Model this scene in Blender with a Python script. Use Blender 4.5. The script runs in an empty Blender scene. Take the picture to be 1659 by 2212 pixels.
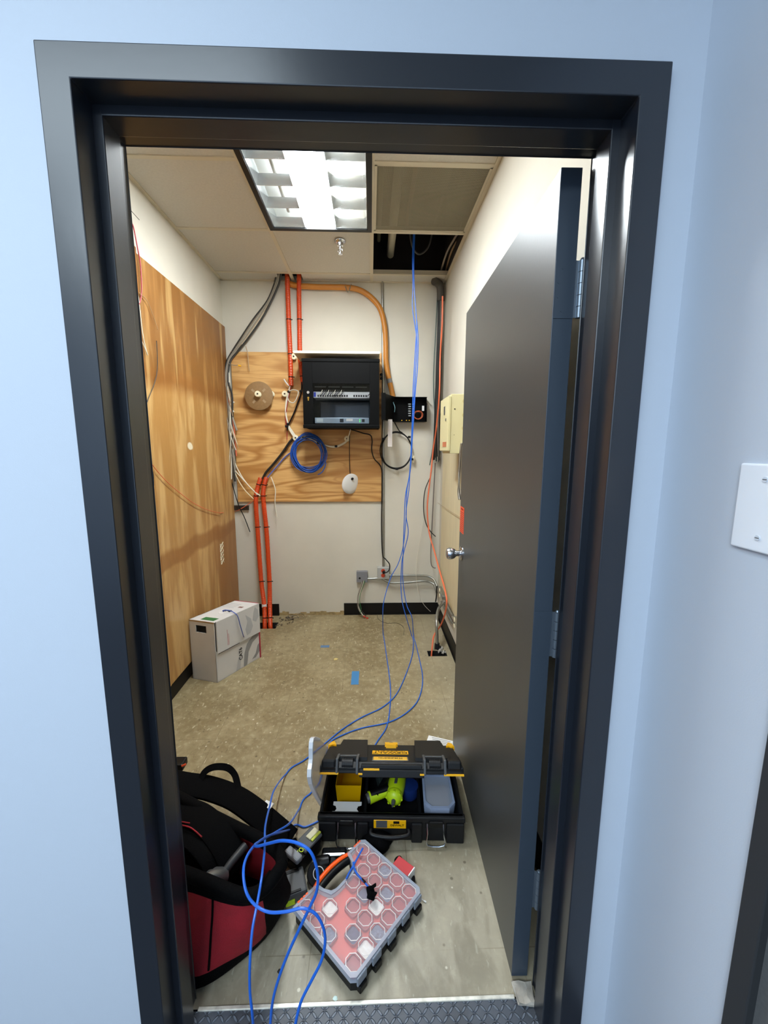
import bpy, bmesh, math, random
from mathutils import Vector, Matrix
# ---------------------------------------------------------------- camera
F_PX=885.613; CX,CY,CZ=0.52207,-0.75620,1.45749; YAW,PITCH,ROLL=0.0325243,-0.1531894,0.0030488
cy_,sy_=math.cos(YAW),math.sin(YAW); cp_,sp_=math.cos(PITCH),math.sin(PITCH)
FW=Vector((sy_*cp_,cy_*cp_,sp_)); R0=Vector((cy_,-sy_,0)); U0=R0.cross(FW)
RT=R0*math.cos(ROLL)+U0*math.sin(ROLL); UP=-R0*math.sin(ROLL)+U0*math.cos(ROLL)
CAM=Vector((CX,CY,CZ))
scene=bpy.context.scene; COL=scene.collection
cd=bpy.data.cameras.new('camera'); cam=bpy.data.objects.new('camera',cd); COL.objects.link(cam); scene.camera=cam
M3=Matrix((RT,UP,-FW)).transposed()
cam.matrix_world=Matrix.Translation(CAM)@M3.to_4x4()
cd.sensor_fit='VERTICAL'; cd.sensor_height=36; cd.lens=36*F_PX/2212; cd.clip_start=.02
# ---------------------------------------------------------------- view, world, lights
scene.view_settings.view_transform='Standard'; scene.view_settings.look='None'
scene.view_settings.gamma=1; scene.view_settings.use_curve_mapping=False
scene.view_settings.exposure=0.0
w=bpy.data.worlds.new('world'); scene.world=w; w.use_nodes=True
w.node_tree.nodes['Background'].inputs[0].default_value=(.6,.7,.9,1); w.node_tree.nodes['Background'].inputs[1].default_value=.05
def area(name,loc,sx,sy,power,col):
    l=bpy.data.lights.new(name,'AREA'); l.shape='RECTANGLE'; l.size=sx; l.size_y=sy; l.energy=power; l.color=col
    o=bpy.data.objects.new(name,l); o.location=loc; COL.objects.link(o); return o
HALL_COL=(.76,.90,1.0)
area('hall_lamp_near_light',(-.45,-1.1,2.74),1.3,.7,17,HALL_COL)
area('hall_fill_left_light',(-2.1,-1.6,2.74),.6,1.2,22,HALL_COL)  # unseen fill light added to brighten the right hall wall
area('hall_lamp_rear_light',(-.5,-2.4,2.74),1.4,.9,106,HALL_COL)
ROOM_COL=(.93,1.0,1.04); LAMP_STRENGTH=84.0

XL,XR,D,HC=-0.6469,1.1155,2.7176,2.7519
GX,GY,G=-0.0786,2.5639,0.6096
# ---------------------------------------------------------------- helpers
def ray(u,v): return FW+RT*((u-829.5)/F_PX)-UP*((v-1106)/F_PX)
def onY(u,v,Y): d=ray(u,v); return CAM+d*((Y-CY)/d.y)
def onX(u,v,X): d=ray(u,v); return CAM+d*((X-CX)/d.x)
def onZ(u,v,Z): d=ray(u,v); return CAM+d*((Z-CZ)/d.z)
def dep(u,v,k):
    d=ray(u,v); kf=(.006-CZ)/d.z if d.z<0 else 99
    return CAM+d*min(k,kf)
def bw(u,v,off=0.0): return onY(u,v,D-off)
def lin(h):
    if isinstance(h,str):
        h=h.lstrip('#'); c=[int(h[i:i+2],16)/255 for i in (0,2,4)]
    else: c=[x/255 for x in h]
    return tuple((x/12.92 if x<=.04045 else ((x+.055)/1.055)**2.4) for x in c)+(1,)
def mat(name,col,rough=.5,metal=0,noise=0,nscale=20,bump=0,bscale=80,trans=0,alpha=1,emis=None,estr=0,col2=None,spec=.5,coat=0,stretch=(1,1,1)):
    m=bpy.data.materials.new(name); m.use_nodes=True; nt=m.node_tree; b=nt.nodes['Principled BSDF']
    c=lin(col); b.inputs['Base Color'].default_value=c; b.inputs['Roughness'].default_value=rough; b.inputs['Metallic'].default_value=metal
    b.inputs['Specular IOR Level'].default_value=spec; b.inputs['Coat Weight'].default_value=coat
    b.inputs['Transmission Weight'].default_value=trans; b.inputs['Alpha'].default_value=alpha
    if emis: b.inputs['Emission Color'].default_value=lin(emis); b.inputs['Emission Strength'].default_value=estr
    tc=nt.nodes.new('ShaderNodeTexCoord'); mp=nt.nodes.new('ShaderNodeMapping'); mp.inputs['Scale'].default_value=stretch
    nt.links.new(tc.outputs['Object'],mp.inputs[0])
    if noise or col2:
        n=nt.nodes.new('ShaderNodeTexNoise'); n.inputs['Scale'].default_value=nscale; n.inputs['Detail'].default_value=5; nt.links.new(mp.outputs[0],n.inputs['Vector'])
        r=nt.nodes.new('ShaderNodeValToRGB'); r.color_ramp.elements[0].position=.3; r.color_ramp.elements[1].position=.7
        if col2: c0,c1=lin(col2),c
        else: c0=tuple(x*(1-noise) for x in c[:3])+(1,); c1=tuple(min(1,x*(1+noise)) for x in c[:3])+(1,)
        r.color_ramp.elements[0].color=c0; r.color_ramp.elements[1].color=c1
        nt.links.new(n.outputs[0],r.inputs[0]); nt.links.new(r.outputs[0],b.inputs['Base Color'])
    if bump:
        n=nt.nodes.new('ShaderNodeTexNoise'); n.inputs['Scale'].default_value=bscale; n.inputs['Detail'].default_value=4; nt.links.new(mp.outputs[0],n.inputs['Vector'])
        bp=nt.nodes.new('ShaderNodeBump'); bp.inputs['Strength'].default_value=bump; bp.inputs['Distance'].default_value=.003
        nt.links.new(n.outputs[0],bp.inputs['Height']); nt.links.new(bp.outputs[0],b.inputs['Normal'])
    return m
class NT:
    """tiny helper for hand made node materials"""
    def __init__(s,name,rough=.6):
        s.m=bpy.data.materials.new(name); s.m.use_nodes=True; s.nt=s.m.node_tree; s.b=s.nt.nodes['Principled BSDF']; s.b.inputs['Roughness'].default_value=rough
        s.tc=s.nt.nodes.new('ShaderNodeTexCoord').outputs['Object']
        sp=s.nt.nodes.new('ShaderNodeSeparateXYZ'); s.nt.links.new(s.tc,sp.inputs[0]); s.x,s.y,s.z=sp.outputs
    def put(s,sock,v):
        if isinstance(v,(int,float)): sock.default_value=v
        elif isinstance(v,tuple): sock.default_value=v
        else: s.nt.links.new(v,sock)
    def math(s,op,a,b=0.0,c=0.0,clamp=False):
        n=s.nt.nodes.new('ShaderNodeMath'); n.operation=op; n.use_clamp=clamp; s.put(n.inputs[0],a); s.put(n.inputs[1],b); s.put(n.inputs[2],c); return n.outputs[0]
    def noise(s,scale,stretch=(1,1,1),detail=4,dist=0,rough=.5,loc=(0,0,0)):
        mp=s.nt.nodes.new('ShaderNodeMapping'); mp.inputs['Scale'].default_value=stretch; mp.inputs['Location'].default_value=loc; s.nt.links.new(s.tc,mp.inputs[0])
        n=s.nt.nodes.new('ShaderNodeTexNoise'); n.inputs['Scale'].default_value=scale; n.inputs['Detail'].default_value=detail; n.inputs['Distortion'].default_value=dist; n.inputs['Roughness'].default_value=rough
        s.nt.links.new(mp.outputs[0],n.inputs['Vector']); return n.outputs[0]
    def smooth(s,v,a,b):
        n=s.nt.nodes.new('ShaderNodeMapRange'); n.interpolation_type='SMOOTHSTEP'; s.put(n.inputs['Value'],v); n.inputs['From Min'].default_value=a; n.inputs['From Max'].default_value=b; return n.outputs[0]
    def mix(s,f,a,b):
        n=s.nt.nodes.new('ShaderNodeMix'); n.data_type='RGBA'; s.put(n.inputs[0],f); s.put(n.inputs[6],a); s.put(n.inputs[7],b); return n.outputs[2]
    def bump(s,h,st=.3,d=.003):
        n=s.nt.nodes.new('ShaderNodeBump'); n.inputs['Strength'].default_value=st; n.inputs['Distance'].default_value=d; s.put(n.inputs['Height'],h); s.nt.links.new(n.outputs[0],s.b.inputs['Normal'])
    def color(s,v): s.put(s.b.inputs['Base Color'],v); return s.m

def tag(o,label=None,cat=None,group=None,kind=None):
    if label: o['label']=label
    if cat: o['category']=cat
    if group: o['group']=group
    if kind: o['kind']=kind
    return o
def thing(name,label,cat,loc=(0,0,0),rz=0,group=None,rot=None,kind=None):
    o=bpy.data.objects.new(name,None); o.empty_display_size=.05; COL.objects.link(o)
    o.matrix_world=Matrix.Translation(Vector(loc))@(rot.to_4x4() if rot else Matrix.Rotation(rz,4,'Z'))
    return tag(o,label,cat,group,kind)
def obj(name,bm,ms,parent=None,world=False,smooth=False,origin=None):
    """link a bmesh as one mesh object; world=True: vertices are in world space"""
    me=bpy.data.meshes.new(name)
    if isinstance(bm,bpy.types.Mesh): me=bm
    else:
        if parent is None and origin is None and len(bm.verts):
            xs=[v.co for v in bm.verts]
            origin=Vector(((min(c.x for c in xs)+max(c.x for c in xs))/2,(min(c.y for c in xs)+max(c.y for c in xs))/2,min(c.z for c in xs)))
        if world and parent is not None:
            bm.transform(world_of(parent).inverted())
        elif origin is not None and parent is None: bm.transform(Matrix.Translation(-Vector(origin)))
        bmesh.ops.recalc_face_normals(bm,faces=bm.faces)
        bm.to_mesh(me); bm.free()
    if not isinstance(ms,(list,tuple)): ms=[ms]
    for m in ms: me.materials.append(m)
    if smooth:
        for p in me.polygons: p.use_smooth=True
        try: me.set_sharp_from_angle(angle=math.radians(38))
        except Exception: pass
    o=bpy.data.objects.new(name,me); COL.objects.link(o)
    if parent is not None: o.parent=parent
    elif origin is not None: o.location=origin
    return o
def world_of(o):
    m=o.matrix_basis.copy(); p=o.parent
    while p is not None: m=p.matrix_basis@o.matrix_parent_inverse@m if False else p.matrix_basis@m; p=p.parent
    return m
def struct(name,bm,m,parent=None,world=True):
    o=obj(name,bm,m,parent,world=world,origin=(0,0,0) if parent is None else None); o['kind']='structure'; return o
def bm_(): return bmesh.new()
def box(bm,lo,hi,bev=0,seg=2,mi=0,mx=None):
    lo=Vector(lo); hi=Vector(hi); c=(lo+hi)/2; s=hi-lo
    r=bmesh.ops.create_cube(bm,size=1); vs=r['verts']
    bmesh.ops.scale(bm,vec=s,verts=vs); bmesh.ops.translate(bm,vec=c,verts=vs)
    fs=set(f for v in vs for f in v.link_faces)
    for f in fs: f.material_index=mi
    if bev>0:
        es=list(set(e for v in vs for e in v.link_edges))
        r=bmesh.ops.bevel(bm,geom=es,offset=min(bev,min(abs(x) for x in s)*.49),segments=seg,profile=.5,affect='EDGES')
        vs=list(set(v for f in r['faces'] for v in f.verts)|set(v for v in vs if v.is_valid))
    if mx is not None:
        bmesh.ops.transform(bm,matrix=mx,verts=[v for v in vs if v.is_valid])
    return vs
def obox(bm,c,ax,ay,az,bev=0,mi=0):
    """oriented box: centre and three full-size axis vectors"""
    ax,ay,az=Vector(ax),Vector(ay),Vector(az)
    M=Matrix((ax.normalized(),ay.normalized(),az.normalized())).transposed().to_4x4(); M.translation=Vector(c)
    h=Vector((ax.length,ay.length,az.length))/2
    return box(bm,-h,h,bev,2,mi,M)
def cyl(bm,p0,p1,r0,r1=None,n=20,mi=0,caps=True):
    p0,p1=Vector(p0),Vector(p1); d=p1-p0; r1=r0 if r1 is None else r1
    q=d.to_track_quat('Z','Y').to_matrix(); rings=[]
    for p,r in ((p0,r0),(p1,r1)):
        rings.append([bm.verts.new(p+q@Vector((math.cos(2*math.pi*i/n)*r,math.sin(2*math.pi*i/n)*r,0))) for i in range(n)])
    for i in range(n):
        f=bm.faces.new((rings[0][i],rings[0][(i+1)%n],rings[1][(i+1)%n],rings[1][i])); f.material_index=mi
    if caps:
        for rg in rings:
            f=bm.faces.new(rg); f.material_index=mi
def lathe(bm,prof,o,axis,n=28,mi=0):
    """prof: (radius, height) list along axis"""
    o=Vector(o); q=Vector(axis).to_track_quat('Z','Y').to_matrix(); rings=[]
    for r,h in prof:
        rings.append([bm.verts.new(o+q@Vector((math.cos(2*math.pi*i/n)*max(r,1e-5),math.sin(2*math.pi*i/n)*max(r,1e-5),h))) for i in range(n)])
    for a,b in zip(rings,rings[1:]):
        for i in range(n):
            f=bm.faces.new((a[i],a[(i+1)%n],b[(i+1)%n],b[i])); f.material_index=mi
    for rg in (rings[0],rings[-1]):
        f=bm.faces.new(rg); f.material_index=mi
def smoothpts(pts,k=8):
    pts=[Vector(p) for p in pts]
    if len(pts)<3: return pts
    out=[]
    for i in range(len(pts)-1):
        p0=pts[max(i-1,0)];p1=pts[i];p2=pts[i+1];p3=pts[min(i+2,len(pts)-1)]
        for j in range(k):
            t=j/k
            out.append(.5*((2*p1)+(-p0+p2)*t+(2*p0-5*p1+4*p2-p3)*t*t+(-p0+3*p1-3*p2+p3)*t**3))
    out.append(pts[-1]); return out
def tube(bm,pts,r,n=8,k=8,mi=0,flat=None,zmin=None):
    """swept round (or flat: (w,h) strap) section through pts"""
    P=smoothpts(pts,k)
    if zmin is not None: P=[Vector((p.x,p.y,max(p.z,zmin))) for p in P]
    T=[(P[min(i+1,len(P)-1)]-P[max(i-1,0)]).normalized() for i in range(len(P))]
    up=Vector((0,0,1)) if abs(T[0].z)<.9 else Vector((1,0,0))
    a=T[0].cross(up).normalized(); prev=None; L=len(P)
    for i,(p,t) in enumerate(zip(P,T)):
        a=(a-t*a.dot(t)).normalized(); b=t.cross(a)
        rr=r(i/(L-1)) if callable(r) else r
        if flat: ring=[bm.verts.new(p+a*x*flat[0]/2+b*y*flat[1]/2) for x,y in ((-1,-.6),(-.9,-1),(.9,-1),(1,-.6),(1,.6),(.9,1),(-.9,1),(-1,.6))]
        else: ring=[bm.verts.new(p+a*math.cos(2*math.pi*j/n)*rr+b*math.sin(2*math.pi*j/n)*rr) for j in range(n)]
        m=len(ring)
        if prev:
            for j in range(m):
                f=bm.faces.new((prev[j],prev[(j+1)%m],ring[(j+1)%m],ring[j])); f.material_index=mi
        else: bm.faces.new(ring).material_index=mi
        prev=ring
    bm.faces.new(prev).material_index=mi
def cable(name,pts,r,m,label=None,cat='cable',group=None,parent=None,n=8,k=8,kind=None,zmin=None):
    bm=bm_(); tube(bm,pts,r,n,k,zmin=zmin)
    o=obj(name,bm,m,parent,world=parent is not None,smooth=True)
    return tag(o,label,cat if label else None,group,kind)
def prism(bm,poly,z0,z1,mi=0,mx=None):
    a=[bm.verts.new((x,y,z0)) for x,y in poly]; b=[bm.verts.new((x,y,z1)) for x,y in poly]; n=len(poly)
    fs=[bm.faces.new(a),bm.faces.new(b)]+[bm.faces.new((a[i],a[(i+1)%n],b[(i+1)%n],b[i])) for i in range(n)]
    for f in fs: f.material_index=mi
    if mx is not None: bmesh.ops.transform(bm,matrix=mx,verts=a+b)
    return a+b
def rrect(cx,cy,w,h,r,n=4):
    out=[]
    for (sx,sy,a0) in ((1,1,0),(-1,1,90),(-1,-1,180),(1,-1,270)):
        for i in range(n+1):
            a=math.radians(a0+90*i/n); out.append((cx+sx*(w/2-r)+math.cos(a)*r, cy+sy*(h/2-r)+math.sin(a)*r))
    return out
def frame_m(origin,xa,ya):
    xa=Vector(xa).normalized(); za=xa.cross(Vector(ya)).normalized(); ya=za.cross(xa)
    M=Matrix((xa,ya,za)).transposed().to_4x4(); M.translation=Vector(origin); return M
def text(name,s,origin,xa,ya,size,m,parent,depth=.0006,align='CENTER',width=None,world=True):
    c=bpy.data.curves.new('t','FONT'); c.body=s; c.size=size; c.extrude=depth/2; c.align_x=align; c.align_y='CENTER'; c.offset=size*.012; c.resolution_u=3
    t=bpy.data.objects.new('t',c); COL.objects.link(t); bpy.context.view_layer.update()
    me=bpy.data.meshes.new_from_object(t.evaluated_get(bpy.context.evaluated_depsgraph_get())); bpy.data.objects.remove(t)
    if width:
        xs=[v.co.x for v in me.vertices]; k=width/(max(xs)-min(xs)); me.transform(Matrix.Diagonal((k,1,1,1)))
    M=frame_m(origin,xa,ya)
    me.transform((world_of(parent).inverted()@M) if (world and parent is not None) else M)
    me.name=name; me.materials.clear()
    return obj(name,me,m,parent)
rng=random.Random(7)
def jit(p,s): return Vector(p)+Vector((rng.uniform(-s,s),rng.uniform(-s,s),rng.uniform(-s,s)))

# ---------------------------------------------------------------- materials
m_hallwall=mat('hall_paint','#c2cad6',.55,bump=.05,bscale=400)
m_roomwall=mat('room_paint','#cfc9ba',.7,noise=.04,nscale=3,bump=.15,bscale=250)
m_cream=mat('cream_paint','#d8cba6',.55,noise=.05,nscale=6,stretch=(1,3,.6),bump=.1,bscale=60)
m_frame=mat('slate_gloss_paint','#1c212a',.28,bump=.03,bscale=60,spec=.85)
m_door=mat('dark_door_paint','#434341',.38,noise=.04,nscale=4,bump=.04,bscale=150)
m_hinge=mat('painted_hinge','#3a4450',.4)
m_steel=mat('galvanised_steel','#a8a79f',.35,metal=.85,noise=.08,nscale=60)
m_chrome=mat('satin_chrome','#c9ccd2',.18,metal=1)
m_black=mat('black_plastic','#08080a',.42,spec=.3)
m_black2=mat('black_textured_plastic','#0e0f12',.5,bump=.2,bscale=500,spec=.35)
m_cabinet=mat('black_powder_coat','#040404',.5,spec=.1)
m_rubber=mat('black_rubber','#110e0b',.5,spec=.25)
m_tile=mat('ceiling_tile_white','#c6c1b6',.9,noise=.04,nscale=90,bump=.25,bscale=220)
m_grid=mat('grid_white','#c9bfa8',.5)
m_orange=mat('orange_innerduct','#c8420f',.42)
m_tan=mat('orange_tan_conduit','#bd7a2c',.45)
m_white=mat('white_plastic','#e4e2de',.4)
m_ivory=mat('ivory_plastic','#eadfbd',.45)
m_blue=mat('blue_cable_jacket','#1f62c9',.35)
m_greycab=mat('grey_cable','#8f8678',.5)
m_dgrey=mat('dark_grey_cable','#33312d',.5)
m_whitecab=mat('white_cable','#ded8c6',.45)
m_tancab=mat('tan_cable','#a58a68',.5)
m_redcab=mat('red_wire','#a32430',.5)
m_pink=mat('salmon_cable','#e5714a',.42)
m_pinkf=mat('salmon_fibre','#d06a48',.45)
m_brass=mat('brass','#d8b455',.3,metal=1)
m_concrete=mat('concrete','#a8a196',.85,noise=.25,nscale=30,bump=.4,bscale=60)
m_hole=mat('dark_hole','#0a0807',.9)
m_yellow=mat('tool_yellow','#f4b400',.42)
m_lime=mat('lime_plastic','#c4e01a',.4)
m_toolgrey=mat('tool_grey','#4e5052',.5)
m_redfab=mat('red_fabric','#8e0c1c',.75,noise=.15,nscale=25,bump=.5,bscale=350)
m_blackfab=mat('black_fabric','#040405',.85,bump=.6,bscale=300,spec=.08)
m_clear=mat('frosted_clear','#e7ecf2',.35,alpha=.42)
m_card=mat('white_cardboard','#cfccc9',.7,noise=.03,nscale=10)
m_kraft=mat('kraft_board','#a8875c',.8,noise=.08,nscale=30)
m_paper=mat('white_paper','#e9e8e6',.7)
m_green=mat('green_print','#2f6d3a',.6)
m_greyprint=mat('grey_print','#8d8c8c',.7)
m_redprint=mat('red_print','#b03344',.6)
m_bluetape=mat('blue_tape','#3f7fb4',.7)
m_carpet=mat('hall_carpet','#4a4a4c',.95,noise=.2,nscale=200,bump=.5,bscale=400)
m_silver=mat('silver_face','#9fb0c0',.35,metal=.4)
# wood of the board behind the cabinet
def plywood_grain():
    s=NT('fir_plywood',.5)
    n=s.noise(1.5,(.42,1,2.1),3,.35,.4); tri=s.math('PINGPONG',s.math('MULTIPLY',n,26),1.0)
    n2=s.noise(3.1,(.25,1,3.0),2,.2,.4,loc=(4,0,9)); tri2=s.math('PINGPONG',s.math('MULTIPLY',n2,17),1.0)
    f=s.noise(70,(.10,1,1.4),5)
    c=s.mix(s.smooth(tri,.0,.8),lin('#ad793c'),lin('#d9ab6b'))
    c=s.mix(s.math('MULTIPLY',s.smooth(tri2,.75,1.0),.38),c,lin('#a3692d'))
    c=s.mix(s.math('MULTIPLY',s.smooth(f,.35,.75),.3),c,lin('#b07a3f'))
    big=s.noise(1.1,(1,1,.5),2); c=s.mix(s.math('MULTIPLY',s.smooth(big,.45,.6),.5),c,lin('#bd8c4e'))
    v=s.nt.nodes.new('ShaderNodeTexVoronoi'); v.inputs['Scale'].default_value=3.4; mp2=s.nt.nodes.new('ShaderNodeMapping'); mp2.inputs['Scale'].default_value=(.9,0,1.25); s.nt.links.new(s.tc,mp2.inputs[0]); s.nt.links.new(mp2.outputs[0],v.inputs['Vector'])
    c=s.mix(s.math('MULTIPLY',s.smooth(v.outputs['Distance'],.055,.025),.75),c,lin('#4d2c14'))
    s.bump(tri,.06,.002)
    return s.color(c)
m_fir=plywood_grain()
def plywood_old():
    s=NT('aged_varnished_plywood',.42)
    n1=s.noise(3.4,(1,3.2,.5),4,.5); n2=s.noise(1.6,(1,2.5,.5),3,.3,loc=(3,1,7)); fine=s.noise(70,(1,1,.15),4)
    c=s.mix(s.smooth(n1,.42,.66),lin('#b08248'),lin('#cfa76c'))
    wob=s.math('MULTIPLY',s.math('SUBTRACT',s.noise(3,(1,1,1),3),.5),.12)
    z=s.math('ADD',s.z,wob); y=s.math('ADD',s.y,wob)
    # browner varnish above z 1.86 and below .84, brown band at both joints
    up=s.smooth(z,1.78,1.84)
    c=s.mix(s.math('MULTIPLY',up,.9),c,s.mix(s.smooth(n1,.5,.7),lin('#7f5222'),lin('#9c6c36')))
    b1=s.math('MULTIPLY',s.smooth(z,1.74,1.80),s.smooth(z,1.93,1.86)); c=s.mix(s.math('MULTIPLY',b1,.5),c,lin('#8f5a28'))
    b2=s.math('MULTIPLY',s.smooth(z,.76,.79),s.smooth(z,.90,.86)); c=s.mix(s.math('MULTIPLY',b2,.75),c,lin('#935e28'))
    dn=s.math('MULTIPLY',s.smooth(z,.88,.82),s.smooth(s.y,2.0,2.45)); c=s.mix(s.math('MULTIPLY',dn,.75),c,lin('#8f5c27'))
    rt=s.math('MULTIPLY',s.smooth(s.y,2.5,2.58),s.smooth(z,1.9,2.05)); c=s.mix(s.math('MULTIPLY',rt,.5),c,lin('#7d4c20'))
    # pale runs
    run=s.noise(9,(1,1.4,.12),2,loc=(0,5,0)); c=s.mix(s.math('MULTIPLY',s.smooth(run,.6,.72),.4),c,lin('#e0bd7c'))
    c=s.mix(s.math('MULTIPLY',s.smooth(fine,.35,.8),.18),c,lin('#8a5a26'))
    # cream paint blot
    d=s.math('POWER',s.math('ADD',s.math('POWER',s.math('SUBTRACT',y,1.93),2.0),s.math('POWER',s.math('MULTIPLY',s.math('SUBTRACT',z,1.47),1.3),2.0)),.5)
    c=s.mix(s.smooth(d,.045,.03),c,lin('#eadfc0'))
    s.bump(n1,.1,.002)
    return s.color(c)
m_oldply=plywood_old()
def floor_mat():
    s=NT('worn_floor_tile',.5)
    n1=s.noise(3.2,(1,1,1),6,.4); n2=s.noise(26,(1,1,1),5,.3,.65); n3=s.noise(70,(1.3,.45,1),3,.6)
    c=s.mix(s.smooth(n1,.35,.68),lin('#857554'),lin('#9c8d6b'))
    c=s.mix(s.math('MULTIPLY',s.smooth(n2,.48,.72),.55),c,lin('#b8ab8b'))
    c=s.mix(s.math('MULTIPLY',s.smooth(n2,.5,.3),.45),c,lin('#6e5f42'))
    c=s.mix(s.math('MULTIPLY',s.smooth(n3,.63,.72),.75),c,lin('#cbc2a8'))
    c=s.mix(s.math('MULTIPLY',s.smooth(n3,.36,.27),.6),c,lin('#5d5037'))
    # cool hall light painted in greyer near the doorway; paler by the right wall
    wob=s.math('MULTIPLY',s.math('SUBTRACT',s.noise(2.2,(1,1,1),4),.5),.9)
    g=s.smooth(s.math('ADD',s.y,wob),.85,.35)
    c=s.mix(s.math('MULTIPLY',g,.6),c,s.mix(s.smooth(s.noise(14,(1,.35,1),5,.8),.4,.65),lin('#8b867a'),lin('#b3ac9c')))
    g2=s.smooth(s.math('ADD',s.x,s.math('MULTIPLY',wob,.4)),.75,1.0)
    c=s.mix(s.math('MULTIPLY',g2,.5),c,lin('#a9a088'))
    v=s.nt.nodes.new('ShaderNodeTexVoronoi'); v.inputs['Scale'].default_value=34; s.nt.links.new(s.tc,v.inputs['Vector'])
    sel=s.nt.nodes.new('ShaderNodeSeparateXYZ'); s.nt.links.new(v.outputs['Color'],sel.inputs[0])
    sp=s.math('MULTIPLY',s.smooth(s.math('ADD',v.outputs['Distance'],s.math('MULTIPLY',sel.outputs[1],.12)),.24,.14),s.math('GREATER_THAN',sel.outputs[0],.93)); c=s.mix(s.math('MULTIPLY',sp,.7),c,lin('#ddd6c2'))
    sd=s.math('MULTIPLY',s.smooth(v.outputs['Distance'],.25,.1),s.math('LESS_THAN',sel.outputs[0],.10)); c=s.mix(s.math('MULTIPLY',sd,.7),c,lin('#4a3e2a'))
    # tile joints 305 mm
    def joint(v,o):
        f=s.math('FRACT',s.math('DIVIDE',s.math('ADD',v,o),.3048)); return s.smooth(s.math('ABSOLUTE',s.math('SUBTRACT',f,.5)),.494,.4985)
    j=s.math('MAXIMUM',joint(s.x,10.02),joint(s.y,10.13))
    c=s.mix(s.math('MULTIPLY',j,s.math('MULTIPLY',s.smooth(n1,.4,.6),.6)),c,lin('#5f5138'))
    s.bump(n2,.15,.002); s.put(s.b.inputs['Roughness'],s.math('ADD',s.math('MULTIPLY',n2,.35),.3))
    return s.color(c)
m_floor=floor_mat()
def diamond():
    s=NT('raised_rubber_mat',.45)
    def lens(ox,oy,ang):
        ca,sa=math.cos(ang),math.sin(ang); k=.024
        u=s.math('ADD',s.math('MULTIPLY',s.x,ca),s.math('MULTIPLY',s.y,sa)); v=s.math('ADD',s.math('MULTIPLY',s.x,-sa),s.math('MULTIPLY',s.y,ca))
        fu=s.math('ABSOLUTE',s.math('SUBTRACT',s.math('FRACT',s.math('ADD',s.math('DIVIDE',u,k),10+ox)),.5)); fv=s.math('ABSOLUTE',s.math('SUBTRACT',s.math('FRACT',s.math('ADD',s.math('DIVIDE',v,k),10+oy)),.5))
        d=s.math('ADD',s.math('POWER',s.math('DIVIDE',fu,.42),2),s.math('POWER',s.math('DIVIDE',fv,.13),2)); return s.smooth(d,1.2,.5)
    l=s.math('MAXIMUM',lens(0,0,.785),lens(.5,.5,-.785))
    s.bump(l,1,.004)
    n=s.noise(8,(1,1,1),4)
    return s.color(s.mix(l,s.mix(s.smooth(n,.35,.65),lin('#32373f'),lin('#454b55')),lin('#5b626d')))
m_diamond=diamond()
def grille_mat():
    s=NT('perforated_metal',.6)
    k=.0085
    def fr(v,o): return s.math('SUBTRACT',s.math('FRACT',s.math('ADD',s.math('DIVIDE',v,k),o)),.5)
    def dot(o):
        return s.math('ADD',s.math('POWER',fr(s.x,100+o),2),s.math('POWER',fr(s.y,100+o),2))
    d=s.math('MINIMUM',dot(0),dot(.5)); hole=s.math('LESS_THAN',d,.05)
    s.put(s.b.inputs['Alpha'],s.math('SUBTRACT',1,hole))
    return s.color(lin('#8f8770'))
m_grille=grille_mat()

# ---------------------------------------------------------------- room shell
OW=1.016; W0,W1=.012,.134
# hall side wall with the opening, room side painted cream
bm=bm_()
HX0,HX1=-3.2,1.08
for lo,hi in (((HX0,W0,0),(.03,W1,3.4)),((.986,W0,0),(1.2,W1,3.4)),((.03,W0,2.055),(.986,W1,3.4))):
    vs=box(bm,lo,hi)
for f in bm.faces:
    if f.calc_center_median().y>W1-.001: f.material_index=1
struct('wall_front',bm,[m_hallwall,m_roomwall])
bm=bm_(); box(bm,(1.08,-.2572,0),(1.20,W0,2.9)); struct('wall_right_hall',bm,m_hallwall)
bm=bm_(); box(bm,(1.08,-1.35,2.15),(1.20,-.2572,2.9)); box(bm,(1.08,-3.2,0),(1.20,-1.35,2.9)); struct('wall_right_hall_rear',bm,m_hallwall)
bm=bm_(); box(bm,(HX0-.1,-3.3,0),(HX0,W0,2.9)); struct('wall_left_hall',bm,m_hallwall)
bm=bm_(); box(bm,(HX0,-3.3,0),(1.2,-3.2,2.9)); struct('wall_back_hall',bm,m_hallwall)
bm=bm_(); box(bm,(HX0,-3.2,2.75),(1.2,W0,2.8)); struct('ceiling_hall',bm,m_tile)
bm=bm_(); box(bm,(HX0,-3.2,-.05),(1.08,.0,0.0)); struct('floor_hall',bm,m_carpet)
# dark frame and grey leaf of the neighbouring doorway on the right hall wall
t=thing('door_2',None,None,(1.08,-.27,0),kind='structure')
t['label']='dark door frame with grey leaf at the lower right picture edge'
bm=bm_(); box(bm,(1.072,-.290,0),(1.2,-.2572,2.15),.002); box(bm,(1.072,-1.35,2.10),(1.2,-.29,2.15),.002); box(bm,(1.072,-1.35,0),(1.2,-1.30,2.1),.002); obj('door_frame',bm,mat('charcoal_trim','#2b2d30',.6),t,world=True)
bm=bm_(); box(bm,(1.085,-1.30,.01),(1.125,-.290,2.10)); obj('door_leaf',bm,mat('grey_laminate','#5a5a5a',.8,noise=.1,nscale=200),t,world=True)
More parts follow.
